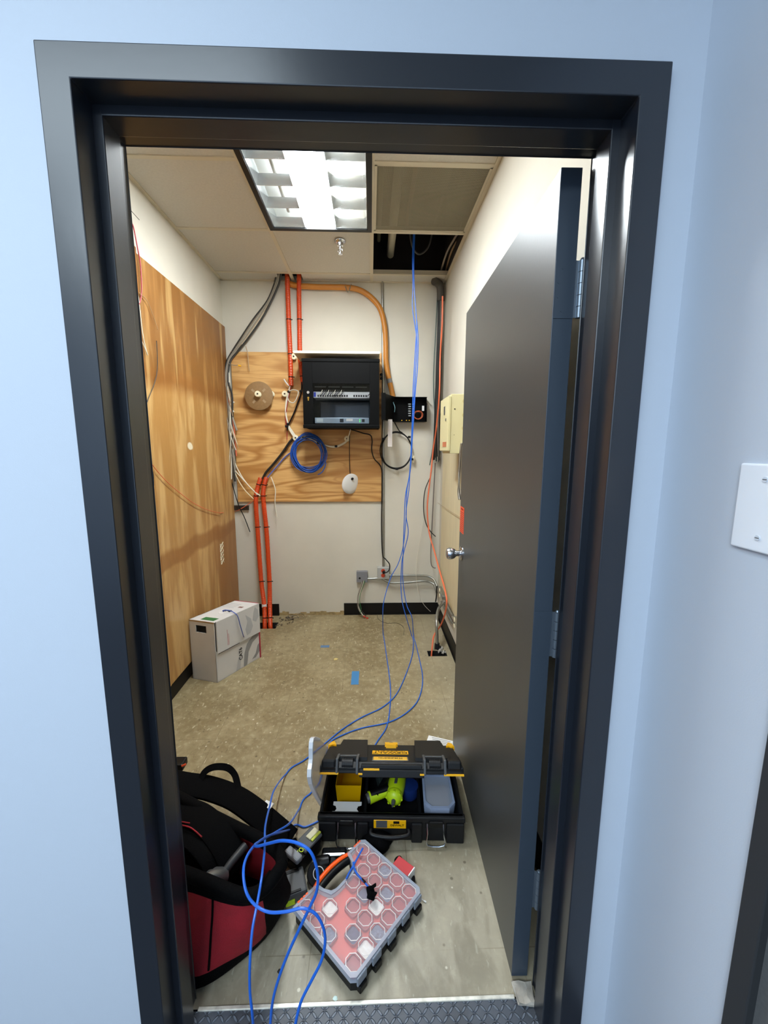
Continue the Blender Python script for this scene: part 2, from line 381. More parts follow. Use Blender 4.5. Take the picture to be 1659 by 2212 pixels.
# room walls
bm=bm_(); box(bm,(XL-.1,D,0),(XR+.1,D+.1,3.4)); struct('wall_back',bm,m_roomwall)
bm=bm_(); box(bm,(XL-.1,W1,0),(XL,D,3.4)); struct('wall_left',bm,m_roomwall)
bm=bm_(); box(bm,(XR,W1,0),(XR+.1,D,3.4)); struct('wall_right',bm,m_roomwall)
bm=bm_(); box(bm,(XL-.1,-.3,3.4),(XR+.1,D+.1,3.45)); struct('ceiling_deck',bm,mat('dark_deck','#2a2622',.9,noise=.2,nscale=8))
m_plen=mat('plenum_shade','#1c1512',.9,noise=.3,nscale=6)
b=bm_(); z0=HC+.04; box(b,(XL,D-.012,z0),(XR,D,3.4)); box(b,(XR-.01,W1,z0),(XR,D,3.4)); box(b,(XL,W1,z0),(XL+.01,D,3.4)); struct('wall_plenum_dark_lining',b,m_plen)  # thin dark lining added so the ceiling opening looks unlit
# room floor with two broken-out holes
def floor_mesh():
    bm=bm_(); holes=[(-.46,2.44,-.26,2.56),(.93,1.955,1.065,2.035)]
    xs=sorted({XL-.1,XR+.1}|{h[0] for h in holes}|{h[2] for h in holes}); ys=sorted({.124,D+.1}|{h[1] for h in holes}|{h[3] for h in holes})
    for x0,x1 in zip(xs,xs[1:]):
        for y0,y1 in zip(ys,ys[1:]):
            if any(h[0]<=x0+1e-6 and x1<=h[2]+1e-6 and h[1]<=y0+1e-6 and y1<=h[3]+1e-6 for h in holes):
                box(bm,(x0-.001,y0-.001,-.3),(x1+.001,y1+.001,-.25),mi=1); continue
            box(bm,(x0,y0,-.25),(x1,y1,0),mi=0)
    bm.normal_update()
    for f in bm.faces:
        if f.normal.z<.5: f.material_index=1  # hole sides near black like the bottoms, shade put into the colour
    return bm
struct('floor',floor_mesh(),[m_floor,m_hole])
bm=bm_(); box(bm,(.051,-.12,-.04),(.965,.118,.003)); struct('floor_doorway_mat',bm,m_diamond)['label']='dark ribbed rubber flooring in the doorway'
bm=bm_(); box(bm,(.067,.117,-.02),(.905,.1265,.006),.0015); struct('trim_2',bm,mat('worn_aluminium_strip','#d8d4c8',.35,metal=.4,noise=.3,nscale=40))['label']='worn pale metal strip across the threshold'
# ceiling: tiles and exposed grid, two openings (grille, missing tile)
bm=bm_()
ys=[GY+0.0,GY-G,GY-2*G,GY-3*G,GY-4*G]
cols=[(XL,GX),(GX,GX+G),(GX+G,XR)]
rows=[(GY,D)]+[(max(GY-(i+1)*G,W1),GY-i*G) for i in range(4)]
for ci,(x0,x1) in enumerate(cols):
    for ri,(y0,y1) in enumerate(rows):
        if ci==2 and ri in (1,2): continue
        if ci==1 and ri in (2,3): continue
        if ri==0 and ci==0:
            box(bm,(x0,y0,HC+.004),(-.14-.05,y1,HC+.019)); continue
        if ri==0 and ci==1:
            box(bm,(.0,y0,HC+.004),(x1,y1,HC+.019)); continue
        box(bm,(x0,y0,HC+.004),(x1,y1,HC+.019))
struct('ceiling',bm,m_tile)
bm=bm_(); t_=.0115
for x in (GX,GX+G): box(bm,(x-t_,W1,HC-.001),(x+t_,D,HC+.006)); box(bm,(x-.001,W1,HC),(x+.001,D,HC+.035))
for i in range(4):
    y=GY-i*G
    for ci,(x0,x1) in enumerate(cols):
        if ci==1 and i==2: continue
        box(bm,(x0,y-t_,HC-.001),(x1,y+t_,HC+.0055)); box(bm,(x0,y-.001,HC),(x1,y+.001,HC+.035))
box(bm,(XL,W1,HC-.002),(XL+.02,D,HC+.0045)); box(bm,(XR-.02,W1,HC-.002),(XR,D,HC+.0045)); box(bm,(XL,D-.02,HC-.002),(XR,D,HC+.0045))
struct('trim_3',bm,m_grid)['label']='off-white metal ceiling grid'
# baseboards
m_base=m_rubber
def baseb(name,lo,hi,toe):
    bm=bm_(); box(bm,lo,hi,.001); 
    if toe: box(bm,*toe)
    struct(name,bm,m_base)
bx0=bw(743,1305).x; baseb('baseboard_back',(bx0,D-.006,.003),(XR,D,.105),((bx0,D-.016,0.0),(XR,D,.006)))
b2=bw(603,1305).x; baseb('baseboard_back_left',(XL,D-.006,.003),(b2,D,.105),((XL,D-.014,0),(b2,D,.006)))
baseb('baseboard_right',(XR-.006,W1,.003),(XR,D-.006,.105),((XR-.016,W1,0),(XR,D-.006,.006)))
baseb('baseboard_left',(XL,W1,.003),(XL+.006,D-.006,.105),None)
# broken plaster where the back baseboard is missing
bm=bm_()
x=b2
while x<bx0-.02:
    h=rng.uniform(.01,.05) if x<b2+.25 or x>bx0-.05 else rng.uniform(.02,.035); w_=rng.uniform(.02,.06)
    box(bm,(x,D-.0025,0),(min(x+w_,bx0),D,h)); x+=w_
struct('trim_4',bm,mat('bare_drywall_paper','#a08a60',.9,noise=.3,nscale=40))['label']='torn bare strip where the back baseboard is missing'

# ---------------------------------------------------------------- door frame and door
bm=bm_(); H=2.083
prism(bm,[(0,0),(.051,0),(.051,H-.051),(OW-.051,H-.051),(OW-.051,0),(OW,0),(OW,H),(0,H)],-.146,0,mx=Matrix.Rotation(math.pi/2,4,'X'))
bmesh.ops.bevel(bm,geom=[e for e in bm.edges],offset=.0018,segments=2,profile=.5,affect='EDGES')
box(bm,(.040,.050,0),(.067,.100,H-.04),.002); box(bm,(OW-.067,.050,0),(OW-.040,.100,H-.04),.002); box(bm,(.045,.0503,H-.067),(OW-.045,.0997,H-.04),.002)
struct('trim_1',bm,m_frame)['label']='dark slate glossy metal door frame around the opening'
th=math.radians(-1.05)
dr=thing('door_1',None,None,(.9315,.158,.0),rz=th,kind='structure'); dr['label']='dark grey flush door standing open into the room'
bm=bm_(); box(bm,(-.0225,0,.014),(.0215,.905,2.022),.0012)
for f in bm.faces:
    if f.calc_center_median().y<.003: f.material_index=1
obj('door_leaf',bm,[m_door,m_hinge],dr)
for z in (1.79,1.02,.30):
    bm=bm_(); 
    h=obj('hinge',(lambda b:(box(b,(-.021,-.0015,z-.057),(.022,.0005,z+.057)),b)[1])(bm_()),m_hinge,dr)
    b=bm_()
    for i in range(5): cyl(b,(.032,-.004,z-.057+i*.0228),(.032,-.004,z-.057+(i+1)*.0228-.0012),.0065,n=14)
    cyl(b,(.032,-.004,z+.057),(.032,-.004,z+.061),.005,.003,n=12); box(b,(.021,-.003,z-.056),(.030,-.001,z+.056)); 
    obj('knuckle',b,mat('worn_hinge_metal','#7d8894',.35,metal=.7),h,smooth=True)
    b=bm_()
    for (x,dz) in ((-.006,.042),(-.013,.014),(-.013,-.014),(-.004,-.042)): cyl(b,(x,-.0022,z+dz),(x,-.0012,z+dz),.003,n=10)
    obj('screw',b,m_hinge,h)
# knob with rose, on the face that looks left
kz=1.0; ky=.84
kn=bm_(); lathe(kn,[(.012,0),(.012,.022),(.0135,.026),(.022,.034),(.0262,.044),(.0262,.056),(.022,.066),(.013,.070),(.0,.0705)],(-.0225,ky,kz),(-1,0,0)); k=obj('door_knob',kn,m_chrome,dr,smooth=True)
b=bm_(); lathe(b,[(.031,0),(.031,.004),(.026,.008),(.014,.009)],(-.0225,ky,kz),(-1,0,0)); obj('rose',b,m_chrome,k,smooth=True)
b=bm_(); box(b,(-.0125,.905,kz-.028),(.0125,.9062,kz+.028)); obj('latch_plate',b,m_steel,dr)
b=bm_(); box(b,(-.0233,.818,1.09),(-.0224,.897,1.205)); st=obj('fire_rating_sticker',b,mat('orange_red_label','#e4552f',.5),dr)
b=bm_()
for i in range(11): box(b,(-.0236,.825,1.095+i*.0085),(-.0232,.889,1.0975+i*.0085))
box(b,(-.0236,.835,1.192),(-.0232,.88,1.199)); obj('sticker_print',b,mat('dark_red_print','#8c2417',.6),st)

# ---------------------------------------------------------------- ceiling light
x0,x1,y0,y1=GX+.012,GX+G-.012,GY-3*G+.012,GY-G-.012
cl=thing('ceiling_light','recessed fluorescent light with open louvre and black surround in the room ceiling','ceiling light',((x0+x1)/2,(y0+y1)/2,HC))
b=bm_(); wd=.017
box(b,(x0-.01,y0-.01,HC-.004),(x0+wd,y1+.01,HC+.004)); box(b,(x1-wd+.003,y0-.01,HC-.004),(x1+.012,y1+.01,HC+.004)); box(b,(x0,y1-wd,HC-.0042),(x1,y1+.01,HC+.004)); box(b,(x0,y0-.01,HC-.0042),(x1,y0+wd,HC+.004))
obj('surround',b,m_black,cl,world=True)
m_reflect=mat('louvre_reflector','#c8cdd0',.22,metal=.85)
m_housing=mat('white_housing','#eeeeea',.5)
b=bm_(); zt=HC+.13
box(b,(x0-.005,y0,HC+.005),(x0,y1,zt)); box(b,(x1,y0,HC+.005),(x1+.005,y1,zt)); box(b,(x0,y0-.005,HC+.005),(x1,y0,zt)); box(b,(x0,y1,HC+.005),(x1,y1+.005,zt)); box(b,(x0,y0,zt),(x1,y1,zt+.005)); obj('housing',b,m_housing,cl,world=True)
ix0,ix1,iy0,iy1=x0+wd+.002,x1-wd,y0+wd,y1-wd
cw=(ix1-ix0)/3; lh=.055
b=bm_()
def vblade_x(xc):   # longitudinal blade, V section
    a=[b.verts.new((xc+dx,y,z)) for y in (iy0,iy1) for dx,z in ((-.001,HC+.004),(.001,HC+.004),(.018,HC+.004+lh),(-.018,HC+.004+lh))]
    for q in ((0,1,5,4),(1,2,6,5),(2,3,7,6),(3,0,4,7)): b.faces.new([a[i] for i in q])
def vblade_y(yc):
    a=[b.verts.new((x,yc+dy,z)) for x in (ix0,ix1) for dy,z in ((-.001,HC+.005),(.001,HC+.005),(.013,HC+.004+lh*.9),(-.013,HC+.004+lh*.9))]
    for q in ((0,1,5,4),(1,2,6,5),(2,3,7,6),(3,0,4,7)): b.faces.new([a[i] for i in q])
for i in range(4): vblade_x(ix0+i*cw)
for i in range(7): vblade_y(iy0+(iy1-iy0)*i/6)
obj('louvre',b,m_reflect,cl,world=True)
m_lamp=bpy.data.materials.new('lit_lamp'); m_lamp.use_nodes=True
nt=m_lamp.node_tree; nt.nodes.remove(nt.nodes['Principled BSDF']); e=nt.nodes.new('ShaderNodeEmission'); e.inputs[0].default_value=(*ROOM_COL,1); e.inputs[1].default_value=LAMP_STRENGTH
nt.links.new(e.outputs[0],nt.nodes['Material Output'].inputs[0])
b=bm_(); xa,xb=ix0+cw+.008,ix0+2*cw-.008
box(b,(xa,iy0+.01,HC-.001),(xb,iy1-.01,HC+.012),.003); obj('lit_lamp_band',b,m_lamp,cl,world=True)  # glowing panel added in place of the overexposed middle lamp and louvre cells
m_tube=mat('fluorescent_tube','#f4f4f0',.3,emis='#fff4dc',estr=4.5)
m_tubeoff=mat('dim_tube','#d8d8d2',.3)
for c in (0,2):
    b=bm_(); xc=ix0+cw*(c+.5); cyl(b,(xc,iy0+.02,HC+.085),(xc,iy1-.02,HC+.085),.0127,n=16); obj('lamp_tube',b,m_tube if c else m_tubeoff,cl,world=True,smooth=True)
# sprinkler
p=onZ(735,520,HC); sp=thing('fire_sprinkler','chrome pendant fire sprinkler below the ceiling behind the light','sprinkler',p)
b=bm_(); lathe(b,[(.036,0),(.036,-.004),(.030,-.012),(.021,-.016),(.018,-.03),(.010,-.032)],(0,0,0),(0,0,1)); obj('escutcheon',b,m_chrome,sp,smooth=True)
b=bm_(); cyl(b,(0,0,-.03),(0,0,-.048),.009,.008); tube(b,[(-.008,0,-.046),(-.013,0,-.06),(-.006,0,-.074),(0,0,-.078)],.0018); tube(b,[(.008,0,-.046),(.013,0,-.06),(.006,0,-.074),(0,0,-.078)],.0018); cyl(b,(0,0,-.05),(0,0,-.075),.0025); obj('sprinkler_frame',b,m_chrome,sp,smooth=True)
b=bm_(); cyl(b,(0,0,-.077),(0,0,-.079),.014,n=16); obj('deflector',b,m_chrome,sp)
# return grille
gx0,gx1,gy0,gy1=GX+G+.012,XR-.02,GY-2*G+.012,GY-G-.012
g=thing('return_air_grille','square perforated metal grille in the ceiling right of the light','air grille',((gx0+gx1)/2,(gy0+gy1)/2,HC))
b=bm_(); box(b,(gx0,gy0,HC+.004),(gx1,gy1,HC+.0048)); obj('perforated_plate',b,m_grille,g,world=True)
b=bm_()
for lo,hi in (((gx0,gy0),(gx0+.012,gy1)),((gx1-.012,gy0),(gx1,gy1)),((gx0,gy0),(gx1,gy0+.012)),((gx0,gy1-.012),(gx1,gy1))): box(b,(*lo,HC+.0015),(*hi,HC+.0035))
obj('grille_frame',b,m_grid,g,world=True)
# plenum pipes
def pz(u,v,z): return onZ(u,v,z)
zp=2.95
a=pz(845,530,zp); cable('sprinkler_pipe',[(a.x,.3,zp),(a.x,D-.02,zp)],.028,mat('off_white_pipe','#c9bfa6',.5),'pale pipe running back above the ceiling, left in the missing tile opening','pipe',n=16)
a=pz(818,540,3.0); cable('plenum_pipe',[(a.x,.3,3.05),(a.x,D-.02,3.05)],.014,mat('beige_pipe','#a39a84',.6),'thin beige pipe above the ceiling at the left edge of the opening','pipe',n=12)
a=pz(872,540,3.1); cable('plenum_pipe',[(a.x,.3,3.15),(a.x,D-.02,3.15)],.014,mat('rusty_pipe','#6a4028',.7),'thin rusty pipe above the ceiling in the middle of the opening','pipe',n=12)
for i,(u,c) in enumerate(((955,m_greycab),(966,m_tancab),(976,m_greycab),(985,m_whitecab))):
    p1=pz(u,575,HC+.06); cable('plenum_cable',[(p1.x+.06,1.9,HC+.25),(p1.x+.05,2.1,HC+.13),(p1.x,2.35,HC+.07+.02*i),(p1.x+.01,D-.03,HC+.06)],.007,c,'loose cable lying above the ceiling at the right of the opening','cable','cables above the ceiling')
cable('plenum_cable_loop',[(.78,2.2,3.05),(.80,2.3,2.87),(.86,2.38,2.82),(.93,2.36,2.86),(.96,2.3,2.98),(1.0,2.2,3.1)],.006,m_dgrey,'dark drooping cable loop above the missing ceiling tile','cable')

# ---------------------------------------------------------------- left wall boards
y_a=1.05; z_t=2.405
b=bm_(); box(b,(XL+.0015,y_a+.42,.107),(XL+.019,2.705,z_t),.001); tag(obj('plywood_backboard',b,m_oldply,origin=(0,0,0)),'large stained varnished plywood sheet covering the left wall','plywood sheet')
b=bm_(); box(b,(XL+.0015,.3,.107),(XL+.021,y_a+.415,2.43),.001); tag(obj('plywood_backboard',b,m_oldply,origin=(0,0,0)),'narrow plywood strip on the left wall nearest the doorway','plywood sheet')
pl=bpy.data.objects['plywood_backboard']
b=bm_()
def LW(u,v,off=.0205): return onX(u,v,XL+off)
# chalk marks
for i,(du,dv) in enumerate(((0,0),(0,9),(1,18),(1,27),(2,36))):
    c=LW(479+du,1178+dv)
    tube(b,[c+Vector((0,-.03,.016)),c+Vector((0,0,.006)),c+Vector((0,.03,.02))],.0028,5,3); tube(b,[c+Vector((0,-.02,-.012)),c+Vector((0,.01,.012)),c+Vector((0,.03,-.01))],.0028,5,3); tube(b,[c+Vector((0,-.03,.018)),c+Vector((0,-.03,-.012))],.0028,5,3)
obj('chalk_mark',b,mat('chalk','#e8dfc2',.9),pl,world=True)
def wire(name,uvs,wall,r,m,label,group=None,off=.03):
    f={'L':lambda u,v:onX(u,v,XL+off),'B':lambda u,v:bw(u,v,off),'R':lambda u,v:onX(u,v,XR-off)}[wall]
    return cable(name,[f(*q) for q in uvs],r,m,label,'wire',group,n=6,k=6)
wire('hanging_wire',[(281,478),(288,490),(296,530),(303,570),(306,620),(303,650),(296,662)],'L',.0032,m_redcab,'crimson wire drooping at the top of the left wall beside the door frame')
wire('hanging_wire',[(283,500),(288,560),(293,615),(300,650),(308,720),(318,765)],'L',.0022,m_whitecab,'white wire down the left board nearest the door frame')
wire('hanging_wire',[(283,455),(292,465),(301,475)],'L',.0015,m_dgrey,'short dark wire end near the ceiling on the left wall')
wire('hanging_wire',[(300,632),(318,650),(330,680),(341,712)],'L',.0018,m_tancab,'thin tan wire curving across the upper left board')
wire('hanging_wire',[(338,736),(340,770),(339,805),(333,830),(325,850),(318,868),(313,885)],'L',.002,m_dgrey,'thin dark wire curving down the middle of the left board')
wire('hanging_wire',[(302,730),(310,745),(319,767)],'L',.0028,m_whitecab,'short cream wire ends splayed on the left board')
wire('hanging_wire',[(322,994),(340,1018),(362,1042),(390,1066),(420,1088),(450,1102),(474,1108)],'L',.002,m_pink,'thin orange wire sagging across the left board')
wire('hanging_wire',[(322,1006),(329,1020),(331,1045),(330,1062)],'L',.005,m_black,'short black cable beside the door frame on the left board')

# ---------------------------------------------------------------- back wall
a=bw(502,762); c=bw(824,1083)
b=bm_(); box(b,(-.592,D-.019,1.013),(.612,D-.0015,2.217),.001); tag(obj('plywood_board',b,m_fir,origin=(0,0,0)),'square grained fir plywood board on the back wall behind the black cabinet','plywood board')
# shelf board over the cabinet
b=bm_(); box(b,(-.036,2.372,2.140),(.590,D-.019,2.157),.002); tag(obj('shelf_board',b,mat('chipped_white_paint','#e6dfcd',.5,bump=.3,bscale=30)),'white painted shelf board just above the black network cabinet','shelf')
# network cabinet
CF=2.40; cz0,cz1,cx0,cx1=1.612,2.108,.020,.587
cb=thing('network_cabinet','black wall mounted network cabinet with glass door on the plywood board','network cabinet',((cx0+cx1)/2,D-.02,cz0))
b=bm_()
box(b,(cx0,CF+.012,cz0),(cx0+.012,D-.02,cz1),.002); box(b,(cx1-.012,CF+.012,cz0),(cx1,D-.02,cz1),.002); box(b,(cx0,CF+.012,cz0),(cx1,D-.02,cz0+.012),.002); box(b,(cx0,CF+.012,cz1-.012),(cx1,D-.02,cz1),.002); box(b,(cx0,D-.03,cz0),(cx1,D-.021,cz1))
obj('cabinet_body',b,m_cabinet,cb,world=True)
def cabpx(u,v,Y=CF): q=onY(u,v,Y); return q.x,q.z
wx0,wz1=cabpx(675,828); wx1,wz0=cabpx(799,916)
b=bm_()
box(b,(cx0,CF-.004,cz0+.02),(wx0,CF+.010,cz1-.012),.002); box(b,(wx1,CF-.004,cz0+.02),(cx1,CF+.010,cz1-.012),.002); box(b,(wx0,CF-.0035,wz1),(wx1,CF+.0095,cz1-.012)); box(b,(wx0,CF-.0035,cz0+.02),(wx1,CF+.0095,wz0))
dd=obj('cabinet_door',b,m_cabinet,cb,world=True)
for za_,zb_ in ((cz1-.022,cz1+.002),(cz0-.004,cz0+.022)):
    b=bm_(); box(b,(cx0-.003,CF-.008,za_),(cx1+.003,CF+.02,zb_),.003); obj('door_rail',b,m_cabinet,cb,world=True)
b=bm_(); box(b,(wx0-.004,CF+.001,wz0-.004),(wx1+.004,CF+.004,wz1+.004)); obj('window_pane',b,mat('smoked_glass','#07090b',.05,alpha=.2),dd,world=True)
lx,lz=cabpx(666,848); b=bm_(); cyl(b,(lx,CF-.004,lz),(lx,CF-.012,lz),.010); obj('lock',b,m_chrome,dd,world=True,smooth=True)
b=bm_(); lx,lz=cabpx(666.5,862); box(b,(lx-.0035,CF-.012,lz-.012),(lx+.0035,CF-.010,lz+.006)); cyl(b,(lx,CF-.012,lz+.008),(lx,CF-.010,lz+.008),.007,n=14); obj('key',b,m_brass,dd,world=True)
# gear inside
gx0,gz1=cabpx(677,846,CF+.045); gx1,gz0=cabpx(798,860,CF+.045)
pp=thing('network_switch','white network switch with dark patch cords behind the cabinet glass','network switch',((gx0+gx1)/2,CF+.05,gz0))
b=bm_(); box(b,(gx0,CF+.045,gz0),(gx1,CF+.20,gz1),.002); obj('switch_body',b,mat('white_face','#e6eaf0',.4,emis='#dfe8f5',estr=.0),pp,world=True)
b=bm_(); box(b,(gx0+.002,CF+.0435,gz0+.006),(gx0+.018,CF+.045,gz1-.004)); obj('blue_badge',b,mat('blue_badge_print','#2340c0',.4),pp,world=True)
b=bm_()
for i in range(13): box(b,(gx0+.03+i*.018,CF+.043,gz0+.008),(gx0+.042+i*.018,CF+.045,gz0+.022))
obj('port_block',b,m_black,pp,world=True); b=bm_()
for i in range(6): box(b,(gx0+.30+i*.018,CF+.043,gz0+.008),(gx0+.312+i*.018,CF+.045,gz0+.022))
obj('port_block',b,m_black,pp,world=True)
for i in range(14):
    x=gx0+.04+i*.016+(.19 if i>10 else 0)
    cable('patch_cord',[(x,CF+.044,gz0+.014),(x+.003,CF+.028,gz0+.016),(x+.018,CF+.022,gz0+.03),(x+.03,CF+.035,gz1+.012)],.0028,(m_dgrey if i%3 else m_whitecab),parent=pp,n=6)
a0,b1=cabpx(679,833,CF+.05); a1,b0=cabpx(797,843,CF+.05)
b=bm_(); box(b,(a0,CF+.05,b0),(a1,CF+.06,b1)); o=obj('patch_panel',b,m_cabinet); tag(o,'black patch panel with pale label strips above the network switch','patch panel')
b=bm_()
for i in range(4): q=a0+(a1-a0)*(i+.02)/4; box(b,(q,CF+.0492,b1-.012),(q+(a1-a0)*.21,CF+.0502,b1-.005))
obj('label_strip',b,mat('grey_label','#71777a',.5),o,world=True)
a0,b1=cabpx(680,902,CF+.045); a1,b0=cabpx(797,915,CF+.045)
up=thing('rack_power_unit','silver rack power unit at the bottom of the black cabinet','power supply',((a0+a1)/2,CF+.05,b0))
b=bm_(); box(b,(a0,CF+.045,b0),(a1,CF+.27,b1),.002); obj('unit_body',b,m_silver,up,world=True)
b=bm_(); L=a1-a0; box(b,(a0+L*.46,CF+.0435,b0+.008),(a0+L*.53,CF+.0455,b1-.008)); obj('button',b,m_black,up,world=True); b=bm_(); box(b,(a0+L*.87,CF+.0435,b0+.01),(a0+L*.92,CF+.0455,b1-.01)); obj('button',b,m_black,up,world=True)
b=bm_(); box(b,(a0+L*.58,CF+.0435,b0+.018),(a0+L*.70,CF+.0455,b1-.008)); obj('badge',b,m_paper,up,world=True)
b=bm_(); box(b,(a0+L*.03,CF+.0435,b0+.008),(a0+L*.15,CF+.0455,b1-.006)); obj('display',b,mat('pale_display','#c8d4dc',.3),up,world=True)
b=bm_(); cyl(b,(a0+L*.83,CF+.043,b0+.015),(a0+L*.83,CF+.046,b0+.015),.0035,n=10); cyl(b,(a0+L*.83,CF+.043,b0+.028),(a0+L*.83,CF+.046,b0+.028),.0035,n=10); obj('indicator_light',b,mat('green_led','#40ff50',.4,emis='#40ff50',estr=3),up,world=True)
a0,b1=cabpx(692,866,CF+.12); a1,b0=cabpx(797,902,CF+.12)
b=bm_(); box(b,(a0,CF+.12,b0-.01),(a1,CF+.25,b1-.01),.003); tag(obj('rack_shelf_unit',b,mat('dark_blue_panel','#16212e',.35)),'dark blue blank unit between the switch and the silver unit in the cabinet','rack unit')

# orange inner ducts
def duct(uvY,r,ties,label,group,m=m_orange,name='innerduct'):
    pts=[onY(u,v,Y) for u,v,Y in uvY]
    t=thing(name,label,'conduit',pts[-1],group=group)
    P=smoothpts(pts,26); b=bm_(); n=12; prev=None
    # corrugated surface
    L=len(P)
    tube(b,pts,lambda s:r*(1+.035*(1 if int(s*L)%2 else -1)),n,26)
    obj('corrugated_tube',b,m,t,world=True,smooth=False)
    for tv in ties:
        i=min(range(L),key=lambda j:abs(proj_v(P[j])-tv)); d=(P[min(i+1,L-1)]-P[max(i-1,0)]).normalized()
        b=bm_(); cyl(b,P[i]-d*.003,P[i]+d*.003,r*1.10,n=16); obox(b,P[i]+Vector((r*1.25,0,0)),(.012,0,0),(0,.006,0),(0,0,.006)); obj('cable_tie',b,m_black,t,world=True)
    return t,P
def proj_v(p): d=p-CAM; return 1106-F_PX*(d.dot(UP))/d.dot(FW)
Yd=D-.045
duct([(620,585,D-.06),(622,640,Yd),(624,700,Yd),(627,765,Yd),(629,833,Yd)],.0185,(690,765,815),'left orange duct coming down from the ceiling above the plywood board',None)
duct([(646,583,D-.06),(646,640,D-.035),(647,700,D-.035),(648,765,D-.035),(652,805,D-.04),(655,832,D-.03)],.018,(690,813),'right orange duct coming down from the ceiling to behind the cabinet',None)
t,P=duct([(563,1032,D-.05),(555,1060,D-.06),(553,1090,D-.06),(557,1150,D-.06),(564,1250,D-.09),(571,1310,D-.16),(572,1352,2.50),(572,1372,2.49)],.0185,(1047,1071,1138,1255,1335),'left orange duct rising from the floor hole to the plywood board',None)
q=P[min(range(len(P)),key=lambda j:abs(proj_v(P[j])-1308))]
b=bm_(); cyl(b,q+Vector((0,0,-.013)),q+Vector((0,0,.013)),.0205,n=14); obj('paper_label',b,m_paper,t,world=True)
duct([(575,1031,D-.05),(569,1060,D-.06),(570,1090,D-.06),(576,1150,D-.06),(582,1250,D-.09),(583,1310,D-.15),(584,1352,2.49),(584,1372,2.485)],.0185,(1047,1071,1138,1255,1335),'right orange duct rising from the floor hole to the plywood board',None)
# tan curved conduit
Yc=D-.03
pts=[onY(u,v,Yc) for u,v in [(617,610),(640,617),(690,620),(745,621),(775,626),(800,641),(820,665),(830,700),(833,740),(834,780),(839,815),(845,840),(849,858)]]
t=thing('flexible_conduit','tan orange conduit bending from the ceiling down to the black fibre box','conduit',pts[6]); b=bm_(); tube(b,pts,.021,14,10); obj('conduit_tube',b,m_tan,t,world=True,smooth=True)
q=onY(841,823,Yc); b=bm_(); cyl(b,q+Vector((-.004,0,.016)),q+Vector((.004,0,-.016)),.0222,n=16); obj('grey_tape_band',b,mat('grey_tape','#7d7c7a',.5),t,world=True)
q=onY(752,621,Yc); b=bm_(); tube(b,[q+Vector((-.025,.02,.03)),q+Vector((-.02,-.02,.0)),q+Vector((0,-.025,-.045)),q+Vector((.018,-.02,0)),q+Vector((.025,.02,.03))],.004,6); obj('pipe_clamp',b,m_steel,t,world=True)
# EMT vertical and power cord
cable('steel_conduit',[bw(826,600,.012),bw(828,900,.012),bw(828,1226,.012)],.0105,m_steel,'thin steel conduit running down the back wall to the upper outlet box','conduit',n=12)
ob=thing('outlet_box','steel outlet box with an orange receptacle on the back wall','outlet',bw(828,1238,.0))
a=bw(815,1226,.045); c=bw(841,1251,.045); b=bm_(); box(b,(a.x,D-.045,c.z),(c.x,D,a.z),.004); obj('box_body',b,mat('galvanised_plate','#b9b9b4',.45,metal=.3),ob,world=True)
for i,v in enumerate((1233,1243)):
    q=bw(827.5,v,.045); b=bm_(); cyl(b,(q.x,D-.045,q.z),(q.x,D-.049,q.z),.017,n=18); 
    obj('receptacle',b,mat('orange_receptacle','#c8431f',.5),ob,world=True)
cable('mains_cable',[bw(758,928,.1),bw(770,931,.06),bw(785,936,.04),(bw(800,940,.03)),bw(804,952,.03),bw(803,970,.03),bw(808,990,.03),bw(824,1012,.03),bw(825,1060,.028),bw(824,1130,.028),bw(826,1195,.028),bw(833,1208,.04),bw(841,1218,.06),bw(841,1230,.075),bw(836,1236,.075),bw(829,1237,.062)],.0045,m_black,'black power cord from the cabinet to the orange outlet','power cord')
q=bw(829,1236,.055); b=bm_(); cyl(b,q+Vector((0,.008,0)),q+Vector((0,-.018,0)),.014,.010,n=14); o=obj('cord_plug',b,m_black,bpy.data.objects['mains_cable'],world=False)
o.data.transform(world_of(bpy.data.objects['mains_cable']).inverted())
# left junction box with dangling wires
jb=thing('junction_box','grey square junction box with an open knockout on the back wall','junction box',bw(781,1247))
a=bw(770,1235,.04); c=bw(794,1258,.04); b=bm_(); box(b,(a.x,D-.04,c.z),(c.x,D,a.z),.002); obj('box_body',b,mat('grey_steel_cover','#85858a',.5,metal=.2),jb,world=True)
q=bw(777,1249,.04); b=bm_(); cyl(b,(q.x,D-.0405,q.z),(q.x,D-.042,q.z),.009,n=14); obj('knockout',b,m_hole,jb,world=True)
for i,(m,du,end) in enumerate(((m_whitecab,0,(787,1333)),(m_greycab,-3,(783,1330)),(m_green,2,(778,1325)),(m_dgrey,-1,(791,1331)))):
    cable('wire_lead',[bw(786+du,1254,.045),bw(783+du,1264,.06),bw(776+du,1285,.07),bw(775+du,1300,.08),bw(776+du+i,1315,.08),bw(end[0],end[1],.09)],.0028,m,'thin insulated wire hanging below the grey junction box','wire','wires below the junction box',n=6)
for u,v in ((785,1331),(791,1334)):
    b=bm_(); q=bw(u,v,.09); cyl(b,q,q+Vector((.016,-.008,-.006)),.006,.009,n=10); tag(obj('wire_connector',b,mat('red_connector','#c2331f',.45)),'red twist-on wire connector below the junction box','wire connector','red wire connectors')
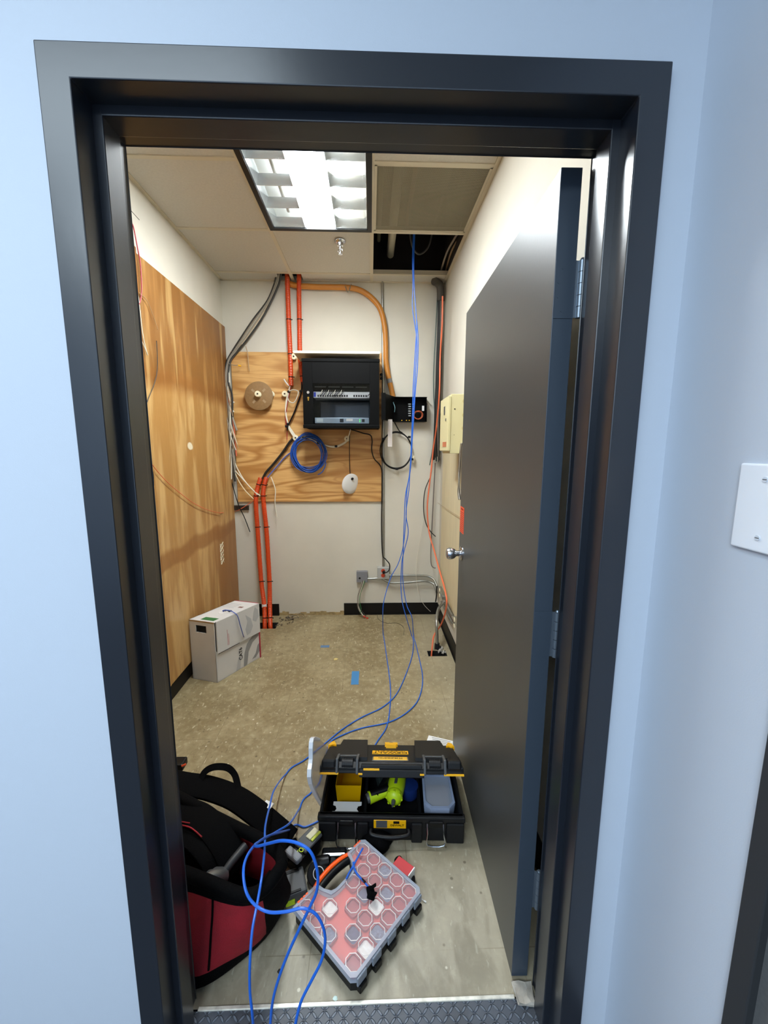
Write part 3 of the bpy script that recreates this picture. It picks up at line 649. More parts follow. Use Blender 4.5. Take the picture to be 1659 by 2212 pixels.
# horizontal conduits to the corner
def em(name,pts,r,label): return cable(name,pts,r,m_steel,label,'conduit',n=12)
em('steel_conduit',[bw(794,1250,.02),bw(805,1250,.02),bw(815,1249,.02)],.0095,'short steel conduit between the junction box and the outlet box')
em('steel_conduit',[bw(841,1243,.02),bw(870,1243,.02),bw(905,1243,.02),bw(925,1245,.02),bw(937,1252,.04),onX(942,1262,XR-.03),onX(945,1268,XR-.02)],.0095,'upper of the two steel conduits running to the right corner')
em('steel_conduit',[bw(826,1250,.035),bw(836,1256,.035),bw(848,1259,.035),bw(880,1258,.035),bw(915,1255,.035),bw(928,1257,.035),bw(937,1262,.05),onX(941,1272,XR-.035),onX(944,1280,XR-.03)],.0105,'lower of the two steel conduits running to the right corner')
# box on right wall near corner with white plugs and conduits
def rwbox(name,u0,v0,u1,v1,dx,label,n=1):
    p0=onX(u0,v0,XR-dx); p1=onX(u1,v1,XR-dx); t=thing(name,label,'outlet',((XR),(p0.y+p1.y)/2,p1.z))
    b=bm_(); box(b,(XR-dx,min(p0.y,p1.y),min(p1.z,p0.z)),(XR,max(p0.y,p1.y),max(p0.z,p1.z)),.006); obj('box_body',b,m_steel,t,world=True)
    zc=(p0.z+p1.z)/2; yc=(p0.y+p1.y)/2
    for dz in (.022,-.022):
        b=bm_(); cyl(b,(XR-dx,yc,zc+dz),(XR-dx-.004,yc,zc+dz),.016,n=16); obj('receptacle',b,m_ivory,t,world=True)
    return t
rwbox('corner_outlet_box',945,1266,955,1296,.045,'steel outlet box on the right wall near the back corner')
rwbox('near_outlet_box',975,1330,989,1362,.045,'steel outlet box low on the right wall beside the door edge')
em('steel_conduit',[onX(957,1290,XR-.02),onX(966,1308,XR-.02),onX(978,1330,XR-.02)],.0095,'upper slanting conduit on the right wall between the outlet boxes')
em('steel_conduit',[onX(954,1300,XR-.02),onX(964,1320,XR-.02),onX(977,1345,XR-.02)],.0095,'lower slanting conduit on the right wall between the outlet boxes')
fp=onZ(944,1402,0.0)
em('steel_conduit',[onX(961,1296,XR-.03),onX(955,1304,XR-.05),onY(948,1314,2.25),onY(944,1330,2.13),onY(943,1350,fp.y),onY(944,1380,fp.y),Vector((fp.x,fp.y,-.1))],.0115,'bright bent steel conduit dropping into the floor hole in the right corner')
b=bm_(); q=Vector((fp.x,fp.y,0)); cyl(b,q+Vector((0,0,.005)),q+Vector((0,0,.045)),.019,n=8); cyl(b,q+Vector((.012,.0,-.01)),q+Vector((.012,0,.02)),.02,n=8); tag(obj('conduit_coupling',b,mat('dark_fitting','#2c2c30',.4,metal=.5)),'dark coupling at the foot of the bent steel conduit','conduit fitting')
cable('black_lead',[onX(944,1266,XR-.055),onX(943,1275,XR-.06),onX(943,1285,XR-.055),onX(941,1300,XR-.06)],.005,m_black,'short black lead at the back right corner above the baseboard','cable')
# debris by the holes
b=bm_()
for i in range(26):
    p=Vector((rng.uniform(1.0,1.06),rng.uniform(1.99,2.10),0)); s=rng.uniform(.004,.013); r=bmesh.ops.create_icosphere(b,subdivisions=1,radius=s); bmesh.ops.translate(b,vec=p+Vector((0,0,s*.5)),verts=r['verts'])
o=obj('concrete_rubble',b,m_concrete); tag(o,'pale concrete crumbs beside the floor hole in the right corner','rubble',kind='stuff')
b=bm_()
for i in range(30):
    p=Vector((rng.uniform(-.27,-.14),rng.uniform(2.48,2.66),0)); s=rng.uniform(.003,.011); r=bmesh.ops.create_icosphere(b,subdivisions=1,radius=s); bmesh.ops.translate(b,vec=p+Vector((0,0,s*.4)),verts=r['verts'])
o=obj('concrete_rubble',b,mat('dark_rubble','#6b5f50',.9,noise=.4,nscale=80)); tag(o,'dark crumbs on the floor right of the orange ducts','rubble',kind='stuff')
for k in range(4):
    c=onZ(632+k*4,1337-k,0.006); pts=[c+Vector((math.cos(a)*(.05+.01*k),math.sin(a)*(.03+.006*k),.003*k+abs(math.sin(a*1.5))*.02)) for a in [i*.7+k for i in range(9)]]
    cable('thin_wire_coil',pts,.0016,[m_dgrey,m_greycab,m_dgrey,m_tancab][k],'thin tangled wire lying on the floor beside the orange ducts','wire','tangled wires by the orange ducts',n=5)

# disc spool and standoffs
q=bw(563,857,.019)
t=thing('spool_disc','round brown fibreboard disc mounted on the plywood board','spool',q)
b=bm_(); lathe(b,[(.055,0),(.055,.045),(.108,.047),(.112,.05),(.112,.054),(.108,.056),(.0,.0565)],(0,0,0),(0,-1,0),n=36); obj('disc',b,mat('hardboard','#8a6a42',.7,noise=.08,nscale=60),t,smooth=True)
b=bm_()
for a in (.8,2.4,4.0,5.5): 
    M=Matrix.Translation((math.cos(a)*.06,-.0562,math.sin(a)*.06))@Matrix.Rotation(-a,4,'Y'); box(b,(-.014,-.0015,-.008),(.014,0,.008),mx=M)
obj('disc_slot',b,mat('pale_slot','#a08562',.7),t)
so0=None
def standoff(u,v,off,label,copyof=None):
    global so0
    q=bw(u,v,off)
    if so0 is None:
        t=thing('wiring_spool',label,'wire spool',q,group='white wiring spools'); 
        b=bm_(); lathe(b,[(.0085,.0),(.021,.001),(.022,.006),(.010,.009),(.009,.026),(.0225,.029),(.0235,.036),(.021,.0385),(.006,.0388)],(0,0,0),(0,-1,0),n=24); obj('spool_body',b,m_ivory,t,smooth=True)
        b=bm_(); cyl(b,(0,-.0385,0),(0,-.041,0),.0068,n=12); obj('screw_head',b,mat('dark_screw','#3a3026',.4,metal=.6),t); so0=t; return
    t=so0.copy(); COL.objects.link(t); t.location=q; t['label']=label
    for ch in so0.children: c2=ch.copy(); COL.objects.link(c2); c2.parent=t
standoff(559,852,.076,'white wiring spool at the centre of the brown disc')
standoff(588,852,.019,'white wiring spool just right of the brown disc')
standoff(617,852,.019,'white wiring spool beside the lower end of the orange duct')
standoff(640,946,.019,'left white spool at the top of the blue cable coil')
standoff(656,945,.019,'right white spool holding the blue cable coil')
standoff(750,948,.019,'white wiring spool under the right part of the cabinet')
standoff(636,772,.019,'small white spool beside the left end of the white shelf')
# blue coil
c0=bw(668,979,.04); pts=[]
for i in range(16*11):
    a=i*2*math.pi/16; k=i/(16*11); rx=.118+.020*math.sin(a*.31+1)+.014*k; rz=.136+.018*math.cos(a*.23)+.012*k
    pts.append(c0+Vector((math.cos(a)*rx+.006*math.sin(a*.7),-.028+.02*math.sin(a*.37),math.sin(a)*rz-.012*math.sin(a*.11))))
pts+= [c0+Vector((.14,-.03,-.08)),c0+Vector((.11,-.03,-.15)),c0+Vector((.07,-.03,-.175))]
cable('blue_cable_coil',pts,.0042,mat('deep_blue_cable','#1a4fa8',.35),'coil of blue network cable hanging on white spools under the cabinet','cable coil',n=6,k=2)
# cable bundle from orange duct to lower duct and cabinet
for i in range(3):
    d=i*2.2
    cable('white_patch_cable',[bw(628,830,.045),bw(621-d*.4,860,.05),bw(618-d*.3,890,.05),bw(622,915,.05),bw(626+d,930,.05),bw(640+d,947,.055),bw(660,944,.05),bw(676,951,.05),bw(700,961,.05),bw(724,964+d*.5,.05),bw(745,955+d*.5,.055),bw(752,945,.07),bw(757,928,.12)],.0048,m_whitecab,'white cable looping from the orange duct under the cabinet','cable','white cables under the cabinet')
cable('white_patch_cable',[bw(625,845,.06),bw(634,842,.075),bw(644,846,.075),bw(641,860,.075),bw(634,870,.07),bw(625,867,.06),bw(621,858,.06)],.0042,m_whitecab,'small white cable loop tied beside the orange duct','cable')
cable('white_cable_end',[bw(613,819,.07),bw(619,828,.06),bw(624,833,.05)],.0055,m_white,'stub of white cable sticking out beside the orange duct','cable')
cable('dark_red_wire',[bw(628,835,.05),bw(621,870,.055),bw(617,900,.05),bw(618,915,.045),bw(620,930,.04),bw(620,950,.04)],.003,m_redcab,'dark red wire below the orange duct on the plywood board','wire')
cable('black_trunk_cable',[bw(652,825,.045),bw(650,850,.05),bw(636,890,.05),bw(624,916,.05),bw(620,930,.05)],.006,m_black,'black cable slanting from behind the cabinet to the cable tie','cable')
cable('black_trunk_cable',[bw(660,944,.045),bw(640,946,.045),bw(628,952,.045),bw(610,978,.045),bw(590,1003,.045),bw(575,1020,.05),bw(567,1035,.05)],.0095,mat('black_sleeve','#100c08',.6,bump=.5,bscale=200),'thick black sleeved cable slanting down into the lower orange ducts','cable')
cable('purple_blue_cable',[bw(632,975,.035),bw(615,988,.035),bw(598,1008,.04),bw(582,1026,.045),bw(577,1034,.05)],.005,mat('violet_blue','#4a5cae',.4),'violet blue cable slanting down into the lower orange duct','cable')
for (u,v) in ((624,846),(650,845),(622,916),(619,921),(688,957),(726,964),(660,946)):
    b=bm_(); q=bw(u,v,.05); box(b,q-Vector((.011,.012,.009)),q+Vector((.011,.012,.009)),.004); tag(obj('hook_and_loop_strap',b,m_black),'black strap wrapped round the cables on the plywood board','cable strap','black cable straps')
cable('thin_antenna_lead',[bw(756,928,.12),bw(755,950,.06),bw(755,990,.05),bw(756,1020,.05),bw(759,1034,.062)],.0035,mat('brown_lead','#2a1512',.5),'thin dark lead hanging down to the white disc','wire')
# white disc
q=bw(757,1045,.045); t=thing('ceiling_antenna','white oval dish hanging by a dark lead on the plywood board','antenna',q,rot=Matrix.Rotation(math.radians(38),3,'Z')@Matrix.Rotation(math.radians(8),3,'X'))
b=bm_(); lathe(b,[(.030,-.012),(.070,-.006),(.086,.0),(.086,.006),(.078,.012),(.055,.018),(0,.021)],(0,0,0),(0,-1,0),n=36); o=obj('dish',b,m_white,t,smooth=True)
b=bm_(); lathe(b,[(.012,0),(.009,.012),(.003,.02)],(0,-.018,.045),(0,-1,.4),n=12); obj('lead_boot',b,m_black,t,smooth=True)
# white dangling cable at (590,1035)-(597,1115)
cable('white_cable_tail',[bw(585,1030,.05),bw(590,1042,.06),bw(595,1060,.06),bw(594,1085,.06),bw(598,1117,.05)],.004,m_whitecab,'white cable tail hanging right of the lower orange ducts','cable')
# metal bracket
t=thing('metal_bracket','short dark slotted metal bracket on the back wall left of the orange ducts','bracket',bw(518,1097))
a=bw(499,1092,.02); c=bw(538,1102,.02); b=bm_(); box(b,(a.x,D-.02,c.z),(c.x,D-.016,a.z)); box(b,(a.x,D-.016,a.z-.004),(c.x,D,a.z)); obj('bracket_plate',b,mat('dark_steel','#4a443d',.4,metal=.7),t,world=True)
b=bm_()
for u in (506,512,526,533): q=bw(u,1097,.0202); cyl(b,q,q+Vector((0,-.0015,0)),.004,n=10)
obj('bracket_hole',b,m_hole,t,world=True)
# ------------- left bundle
GB='cut cables hanging in the back left corner'
cols_=[m_greycab,m_whitecab,m_greycab,m_tancab,m_greycab,m_greycab,m_whitecab,m_pinkf,m_dgrey,m_tancab,m_greycab,m_whitecab,m_greycab,m_tancab,m_whitecab,m_dgrey]
endsv=[905,880,940,960,1000,930,870,985,1010,900,950,890,1020,970,1035,1040]
for i,m in enumerate(cols_):
    o=(i%8-3.5); q=rng.uniform
    top=[bw(603+o*1.3,585,.06+.01*(i//8)),bw(598+o*1.3,612,.05),bw(582+o*1.2,650,.04+.012*(i//8)),bw(556+o*2.4,690,.04+.012*(i//8)),bw(530+o*2.2,728,.04+.012*(i//8)),bw(507+o*1.5,760,.04),bw(493+o*.9,784,.04+.01*(i//8))]
    ev=endsv[i]; mid=[bw(490+o*1.8+q(-3,3),825,.05+.012*(i//8)),bw(491+o*2.2+q(-5,5),860,.055)]
    if ev>900: mid.append(bw(495+o*2.0+q(-3,3),(860+ev)/2,.05))
    mid.append(bw(498+o*2.6+q(-8,10),ev,.05))
    cable('cut_cable',top+mid,.0088 if m in(m_greycab,m_dgrey) else .006,m,'cut cable sweeping from the ceiling to the back left corner',group=GB,n=6,k=5)
for i in range(12):
    q=rng.uniform; u0=492+q(-6,10); v0=q(800,930); dx=q(-12,20)
    cable('splayed_wire_end',[bw(u0,v0,.06),bw(u0+dx*.3,v0+22,.075),bw(u0+dx,v0+q(45,80),.07)],.0032,[m_whitecab,m_greycab,m_tancab,m_whitecab][i%4],'splayed pale wire end in the cut cables of the back left corner','wire','splayed wire ends in the corner',n=6,k=5)
cable('pale_drop_cable',[bw(505,930,.045),bw(503,970,.045),bw(508,1000,.045),bw(518,1022,.05),bw(532,1043,.055),bw(548,1060,.07),bw(562,1071,.085)],.0045,m_whitecab,'white cable ending at the left lower orange duct, longest of three','cable')
cable('pale_drop_cable',[bw(501,935,.05),bw(500,980,.05),bw(506,1012,.05),bw(520,1030,.055),bw(540,1052,.06),bw(556,1069,.08)],.0042,m_whitecab,'white cable just above the cut end on the left lower orange duct','cable')
cable('pale_drop_cable',[bw(498,960,.04),bw(504,1010,.045),bw(515,1037,.05),bw(530,1060,.055),bw(549,1079,.06)],.0035,m_ivory,'cream cable ending left of the lower orange ducts','cable')
cable('orange_thin_wire',[onX(474,1108,XL+.03),bw(500,1106,.03),bw(515,1102,.03),bw(535,1090,.04),bw(552,1078,.06)],.0025,m_pink,'thin orange wire crossing the metal bracket to the duct','wire')
cable('black_drop_wire',[bw(489,880,.04),bw(488,960,.04),bw(492,1010,.04),bw(503,1050,.04),bw(515,1090,.04),bw(528,1118,.035),bw(540,1149,.03)],.0038,m_black,'black wire hanging diagonally below the cut cables','wire')
cable('yellow_tip_wire',[bw(490,782,.05),bw(497,787,.07),bw(506,789,.08),bw(513,789,.085)],.0025,m_greycab,'thin wire tied at the corner bundle with a yellow end','wire')
b=bm_(); q=bw(515,789.5,.085); cyl(b,q,q+Vector((.02,0,-.004)),.0065,.005,n=10); tag(obj('wire_connector',b,m_yellow),'yellow wire connector at the top left of the plywood board','wire connector')
cable('tan_wire_end',[bw(531,748,.05),bw(535,765,.05),bw(537,790,.045),bw(539,802,.04)],.003,m_tancab,'short tan wire over the top edge of the plywood board','wire')

# ------------- fibre box
fb=thing('fibre_box','open black wall box with fibre connectors right of the network cabinet','fibre box',bw(886,885))
Yb=D-.085; a=onY(851,857,Yb); c=onY(922,911,Yb); X0,X1,Z0,Z1=a.x,c.x,c.z,a.z
b=bm_(); box(b,(X0,D-.006,Z0),(X1,D,Z1)); box(b,(X0,Yb,Z0),(X0+.003,D,Z1)); box(b,(X1-.003,Yb,Z0),(X1,D,Z1-.05)); box(b,(X1-.003,Yb+.03,Z0),(X1,D,Z1)); box(b,(X0,Yb,Z0),(X1,D,Z0+.003)); box(b,(X0,Yb,Z1-.003),(X1,D,Z1)); obj('box_body',b,m_cabinet,fb,world=True)
b=bm_(); hx=.604; obox(b,((X0+hx)/2,(Yb+2.40)/2,(Z0+Z1)/2),(.003,0,0),(hx-X0,2.40-Yb,0),(0,0,Z1-Z0+.004)); box(b,(hx-.001,2.398,Z0),(hx+.03,2.402,Z1)); obj('box_door',b,m_cabinet,fb,world=True)
m_conn=mat('grey_adapter','#9aa0a0',.4)
for i in range(6):
    q=onY(888,873+i*5,D-.03); b=bm_(); box(b,(q.x-.022,D-.035,q.z-.004),(q.x-.002,D-.006,q.z+.004)); obj('adapter',b,m_conn,fb,world=True)
    b=bm_(); box(b,(q.x+.010,D-.035,q.z-.004),(q.x+.026,D-.010,q.z+.004)); obj('connector',b,m_yellow if i in (2,4,5) else m_conn,fb,world=True)
for k in range(3):
    c=onY(903,897,D-.03); pts=[c+Vector((math.cos(a_)*(.030+.004*k),-.01*k,math.sin(a_)*(.028+.003*k))) for a_ in [i*.7+k*1.9 for i in range(12)]]; cable('fibre_loop',pts,.0022,mat('copper_fibre','#c0603a',.4),parent=fb,n=5)
q=onY(914,882,D-.03); b=bm_(); box(b,(q.x-.009,D-.03,q.z-.02),(q.x+.009,D-.028,q.z+.02)); obj('white_label',b,m_paper,fb,world=True)
b=bm_()
for i,u in enumerate((868,878,884,891)): q=onY(u,908,D-.04); box(b,q-Vector((.004,.002,.003)),q+Vector((.004,.002,.003)))
obj('yellow_cap',b,m_yellow,fb,world=True)
cable('light_blue_fibre',[onY(849,868,D-.10),onY(853,880,D-.12),onY(852,890,D-.1)],.0025,mat('aqua','#7aa6b0',.4),parent=fb,n=5)
b=bm_(); a=onY(838,906,2.5); c=onY(847,965,2.5); box(b,(a.x,2.497,c.z),(c.x,2.503,a.z)); tag(obj('clear_plastic_strip',b,mat('clear_strip','#e6dcd6',.15,alpha=.55)),'clear plastic strip hanging under the open door of the fibre box','plastic strip')
# black coil
c0=bw(856,973,.035); pts=[]
for i in range(14*3):
    a=1.2+i*2*math.pi/14; k=i/42
    pts.append(c0+Vector((math.cos(a)*(.128+.006*math.sin(a*.5)),-.012+.014*k,math.sin(a)*(.150+.005*math.cos(a*.7)))))
pts=[onY(852,912,D-.05),onY(862,930,D-.06)]+pts
cable('black_fibre_coil',pts,.0045,m_black,'coil of black cable hanging on the back wall below the fibre box','cable coil',n=7,k=4)
for (u,v) in ((890,992),(829,948),(857,1013),(884,944)):
    q=bw(u,v,.04); b=bm_(); box(b,q-Vector((.012,.012,.009)),q+Vector((.012,.012,.009)),.004); tag(obj('cable_wrap',b,m_black),'black wrap tied round the black cable coil','cable strap','wraps on the black coil')
q=bw(893,992,.035); b=bm_(); cyl(b,q+Vector((0,0,-.028)),q+Vector((.004,0,.028)),.008,n=10); tag(obj('pale_cable_clip',b,m_ivory),'pale clip holding the black cable coil on its right','clip')
for v in (810,818):
    q=bw(824,v,.03); b=bm_(); lathe(b,[(.008,0),(.012,.01),(.012,.016),(0,.02)],q,(0,-1,0),n=14); tag(obj('board_bolt',b,m_black,smooth=True),'small round black bolt head on the board edge right of the cabinet','bolt','black bolts by the cabinet')
# ------------- right corner bundle
GR='cut dark cables in the back right corner'
q0=bw(946,612,.05)
b=bm_(); tube(b,[bw(938,607,.1),bw(945,611,.07),bw(951,620,.055),bw(952,650,.05)],.03,12); tag(obj('cable_sleeve',b,mat('dark_grey_sleeve','#4a463f',.6),smooth=True),'dark grey sleeve bending out of the ceiling in the back right corner','cable sleeve')
for i in range(13):
    o=(i%7-3); m=[m_dgrey,m_black,m_dgrey,mat('greenish_cable','#3f4a42',.5) if i==3 else m_dgrey,m_black,m_greycab][i%6]
    ev=rng.uniform(985,1006)
    cable('cut_dark_cable',[bw(951+o*1.0,628,.05+.01*(i//7)),bw(950+o*1.3,700,.05+.01*(i//7)),bw(948+o*1.6+rng.uniform(-1,1),780,.045+.012*(i//7)),bw(946+o*1.9+rng.uniform(-1,1),860,.045+.012*(i//7)),bw(944+o*1.7,930,.045+.01*(i//7)),bw(943+o*2.0+rng.uniform(-2,2),ev,.045)],.0062,m,'cut dark cable hanging straight down in the back right corner',group=GR,n=6,k=5)
cable('green_grey_cable',[bw(945,640,.04),bw(941,720,.04),bw(937,800,.04),bw(937,850,.04),bw(939,900,.04),bw(936,960,.04),bw(928,1005,.04)],.0048,mat('green_grey','#55625a',.5),'greenish grey cable left of the dark bundle in the right corner','cable')
def onYc(u,v,Y):
    p=onY(u,v,Y)
    return p if p.x<XR-.075 else onX(u,v,XR-.075)
cable('salmon_cable',[onYc(956,640,D-.06),onYc(955,700,D-.06),onYc(951,770,D-.075),onYc(949,850,D-.09),onYc(943,920,D-.09),onYc(936,970,D-.09),onYc(931,1020,D-.09),onYc(926,1060,D-.09),onYc(923,1100,D-.1),onYc(927,1150,D-.12),onYc(938,1190,D-.15),onYc(950,1235,D-.2),onYc(960,1270,D-.3),onYc(965,1300,2.35),onYc(960,1330,2.28),onYc(951,1352,2.2),onYc(938,1372,2.1),onYc(934,1395,2.03),Vector((.955,2.0,-.08))],.0058,m_pink,'salmon orange cable hanging from the ceiling to the floor hole in the right corner','cable')
cable('thin_grey_cable',[bw(930,1030,.04),bw(918,1060,.04),bw(915,1100,.04),bw(920,1130,.04),bw(930,1148,.05),bw(941,1159,.06)],.0042,m_dgrey,'grey cable curving out left of the salmon cable','cable')
cable('thin_grey_cable',[bw(940,1000,.04),bw(937,1060,.04),bw(934,1120,.04),bw(931,1180,.04),bw(931,1215,.04),bw(935,1225,.05),bw(941,1227,.06)],.0042,mat('taupe_cable','#6f6660',.5),'taupe cable hanging straight below the dark corner bundle','cable')
cable('fine_pale_wire',[bw(915,1120,.03),bw(908,1160,.03),bw(900,1210,.03),bw(899,1245,.05),bw(904,1280,.05),bw(915,1305,.06),onY(930,1321,D-.05)],.0016,m_whitecab,'fine pale wire hanging down to the floor at the right baseboard','wire')
cable('floor_wire',[onZ(815,1327,.003),onZ(818,1338,.003),onZ(835,1346,.003),onZ(858,1346,.003),onZ(872,1356,.003),onZ(872,1372,.003)],.0014,m_dgrey,'fine dark wire lying on the floor near the back wall','wire')
# ------------- right wall objects
t=thing('telephone_cabinet','cream metal utility box on the right wall behind the open door','utility box',(XR,1.83,1.43))
b=bm_(); box(b,(.995,1.71,1.43),(XR,1.97,1.776),.003); o=obj('box_body',b,mat('cream_enamel','#d9cf9f',.45),t,world=True)
b=bm_(); box(b,(.978,1.705,1.445),(.995,1.975,1.765),.003); obj('box_cover',b,bpy.data.materials['cream_enamel'],t,world=True)
b=bm_()
for z in (1.735,1.655,1.58): 
    lathe(b,[(.0125,0),(.0125,.001),(.0115,.0012),(.0115,0.0002)],(1.075,1.7095,z),(0,-1,0),n=18)
obj('knockout',b,mat('cream_knockout','#cdbf86',.5),t,world=True)
b=bm_(); cyl(b,(1.018,1.711,1.69),(1.018,1.7085,1.69),.004,n=10); cyl(b,(1.018,1.711,1.54),(1.018,1.7085,1.54),.002,n=8); obj('screw',b,m_black,t,world=True)
b=bm_(); box(b,(.9765,1.74,1.47),(.978,1.86,1.50)); obj('red_label',b,mat('faded_red_label','#c0744f',.6),t,world=True)
b=bm_(); box(b,(.9755,1.80,1.665),(.978,1.84,1.715),.001); box(b,(.974,1.76,1.625),(.978,1.78,1.640),.001); obj('cover_latch',b,m_steel,t,world=True)
b=bm_(); box(b,(XR-.012,1.3,.31),(XR-.0015,2.56,1.425)); tag(obj('painted_board',b,m_cream,origin=(0,0,0)),'cream painted board on the right wall below the utility box','board')
for i in range(6):
    o=i-2.5; cable('grey_tail_cable',[onX(998+o*.8,958,1.04),onX(995+o*.9,985,1.05),onX(993+o*1.0,1015,1.06),onX(992+o*.5,1043,1.06),onX(992+o*1.1,1062,1.065),onX(994+o*1.2,1079,1.065)],.0038,[m_greycab,m_dgrey,m_whitecab,m_dgrey,m_black,m_greycab][i],'tied cable tail hanging below the cream utility box',group='cable tails under the utility box',n=6)
cable('fine_tan_wire',[onX(944,1085,XR-.02),onX(960,1096,XR-.02),onX(975,1106,XR-.02),onX(993,1117,XR-.02)],.0016,m_tancab,'fine tan wire slanting over the cream board on the right wall','wire')

# light switch plate
X=1.08
a=onX(1608,1000,X); c=onX(1585,1178,X)
sw=thing('blank_wall_plate','white screwed wall plate on the pale hall wall right of the doorway','wall plate',(X,a.y-.06,(a.z+c.z)/2))
b=bm_(); box(b,(X-.006,a.y-.115,c.z),(X,a.y,a.z),.003,3); pw=obj('plate',b,mat('plate_white','#e9edf4',.3),sw,world=True)
for u,v in ((1654,1036),(1637,1162)):
    q=onX(u,v,X-.006); b=bm_(); cyl(b,(X-.006,q.y,q.z),(X-.0075,q.y,q.z),.0038,n=14); s_=obj('screw',b,mat('screw_white','#cfd5de',.35),sw,world=True)
    b=bm_(); box(b,(X-.0079,q.y-.003,q.z-.0005),(X-.0074,q.y+.003,q.z+.0005)); obj('screw_slot',b,m_toolgrey,s_,world=True)

# ---------------------------------------------------------------- cable box
cx=thing('cable_box','white cardboard network cable box on the floor against the left wall','cable box',(-.443,1.659,0))
A=Vector((.50,.866,0)).normalized(); B=Vector((-.955,.296,0)).normalized(); Z=Vector((0,0,1)); LL,WW,HH=.365,.182,.40
def cpt(l,w_,z,e=0): return Vector((-.443,1.659,0))+A*l+B*w_+Z*z
def slab(b,l0,l1,w0,w1,z0,z1,mi=0):
    vs=[b.verts.new(cpt(l,w_,z)) for l in (l0,l1) for w_ in (w0,w1) for z in (z0,z1)]
    for q in ((0,1,3,2),(4,5,7,6),(0,1,5,4),(2,3,7,6),(0,2,6,4),(1,3,7,5)): b.faces.new([vs[i] for i in q]).material_index=mi
b=bm_(); t_=.004
slab(b,0,LL,0,t_,0,.205); slab(b,0,LL,WW-t_,WW,0,HH); slab(b,LL-t_,LL,0,WW,0,HH); slab(b,0,LL,0,WW,0,t_)
# near end with hand hole
slab(b,0,t_,0,WW,0,.322); slab(b,0,t_,0,.058,.322,HH-.008); slab(b,0,t_,.135,WW,.322,HH-.008); slab(b,0,t_,.058,.135,.368,HH-.008)
obj('carton',b,m_card,cx,world=True)
b=bm_(); slab(b,.0,LL,-.004,WW,HH-.004,HH); slab(b,.008,LL,-.010,-.003,.192,HH); lid=obj('carton_lid',b,m_card,cx,world=True)
b=bm_(); slab(b,.02,.19,-.0015,.0015,.183,.1925); obj('lid_shadow_strip',b,m_hole,cx,world=True)  # dark strip standing in for the shadow under the lid flap edge
b=bm_(); slab(b,.006,.012,.06,.13,.325,.37); obj('hand_hole',b,m_hole,cx,world=True)
b=bm_(); slab(b,-.001,.002,.0,WW,HH-.010,HH-.001); obj('torn_edge',b,m_kraft,cx,world=True)
b=bm_(); slab(b,LL-.004,LL+.002,-.007,0.0,0,HH); slab(b,LL-.003,LL+.002,0,WW,HH,HH+.002); obj('red_edge',b,m_redprint,cx,world=True)
b=bm_(); slab(b,.018,.06,.02,.115,HH,HH+.0008); obj('green_sticker',b,m_green,lid,world=True)
b=bm_(); slab(b,.255,.275,.03,.06,HH,HH+.0008); obj('window_sticker',b,mat('brown_sticker','#7a5548',.6),lid,world=True)
cen=cpt(.165,.085,HH)
b=bm_(); lathe(b,[(.034,0),(.034,.002),(.028,.004),(.016,.004),(.015,.001)],cen,(0,0,1),n=24); obj('cable_grommet',b,m_white,lid,world=True,smooth=True)
b=bm_(); 
for i in range(4): slab(b,.17+i*.006,.173+i*.006,.045,.10,HH,HH+.005)
obj('printed_strip',b,m_dgrey,lid,world=True)
# printed swooshes on the long side
m_gp2=mat('light_grey_print','#b3b3b4',.7)
def side_poly(b,pts,off,mi=0):
    vs=[b.verts.new(cpt(l,-off,z)) for l,z in pts]; vs2=[b.verts.new(cpt(l,-off+.0006,z)) for l,z in pts]; n=len(pts)
    b.faces.new(vs); b.faces.new(vs2)
    for i in range(n): b.faces.new((vs[i],vs[(i+1)%n],vs2[(i+1)%n],vs2[i]))
b=bm_(); side_poly(b,[(.215,.004),(.245,.004),(.262,.09),(.30,.14),(.355,.165),(.36,.19),(.30,.185),(.25,.15),(.225,.09)],.0008); obj('grey_swoosh',b,m_greyprint,cx,world=True); b=bm_()
side_poly(b,[(.29,.02),(.325,.05),(.345,.1),(.36,.11),(.36,.05),(.325,.02)],.0008); obj('grey_swoosh',b,m_greyprint,cx,world=True)
b=bm_(); side_poly(b,[(.245,.215),(.275,.22),(.30,.26),(.285,.32),(.24,.36),(.255,.31),(.235,.26)],.0108); obj('pale_swoosh',b,m_gp2,cx,world=True); b=bm_(); side_poly(b,[(.30,.30),(.33,.28),(.355,.31),(.35,.36),(.325,.385),(.31,.35)],.0108); obj('pale_swoosh',b,m_gp2,cx,world=True); b=bm_(); side_poly(b,[(.15,.004),(.185,.004),(.195,.08),(.175,.09)],.0008); obj('pale_swoosh',b,m_gp2,cx,world=True)
text('cable_type_print','CAT6',cpt(.195,-.0012,.105),(0,0,1),-A,.038,m_black,cx,width=.085)
b=bm_()
for l in (.085,.094): side_poly(b,[(l,.215),(l+.002,.215),(l+.002,.32 if l<.09 else .29),(l,.32 if l<.09 else .29)],.0108)
obj('red_print_line',b,m_redprint,lid,world=True)
b=bm_()
for i in range(4): slab(b,.24+i*.022,.246+i*.022,.08,.165,HH,HH+.0006)
obj('top_print',b,m_gp2,lid,world=True)
cable('box_cable_tail',[cen+Vector((0,0,.0)),cen+Vector((.006,-.02,.018)),cpt(.16,.03,HH+.015),cpt(.16,-.02,HH-.01),cpt(.17,-.03,.32),cpt(.19,-.025,.26),cpt(.215,-.012,.215)],.003,mat('cable_blue_dark','#3a55a8',.4),parent=cx,n=6)

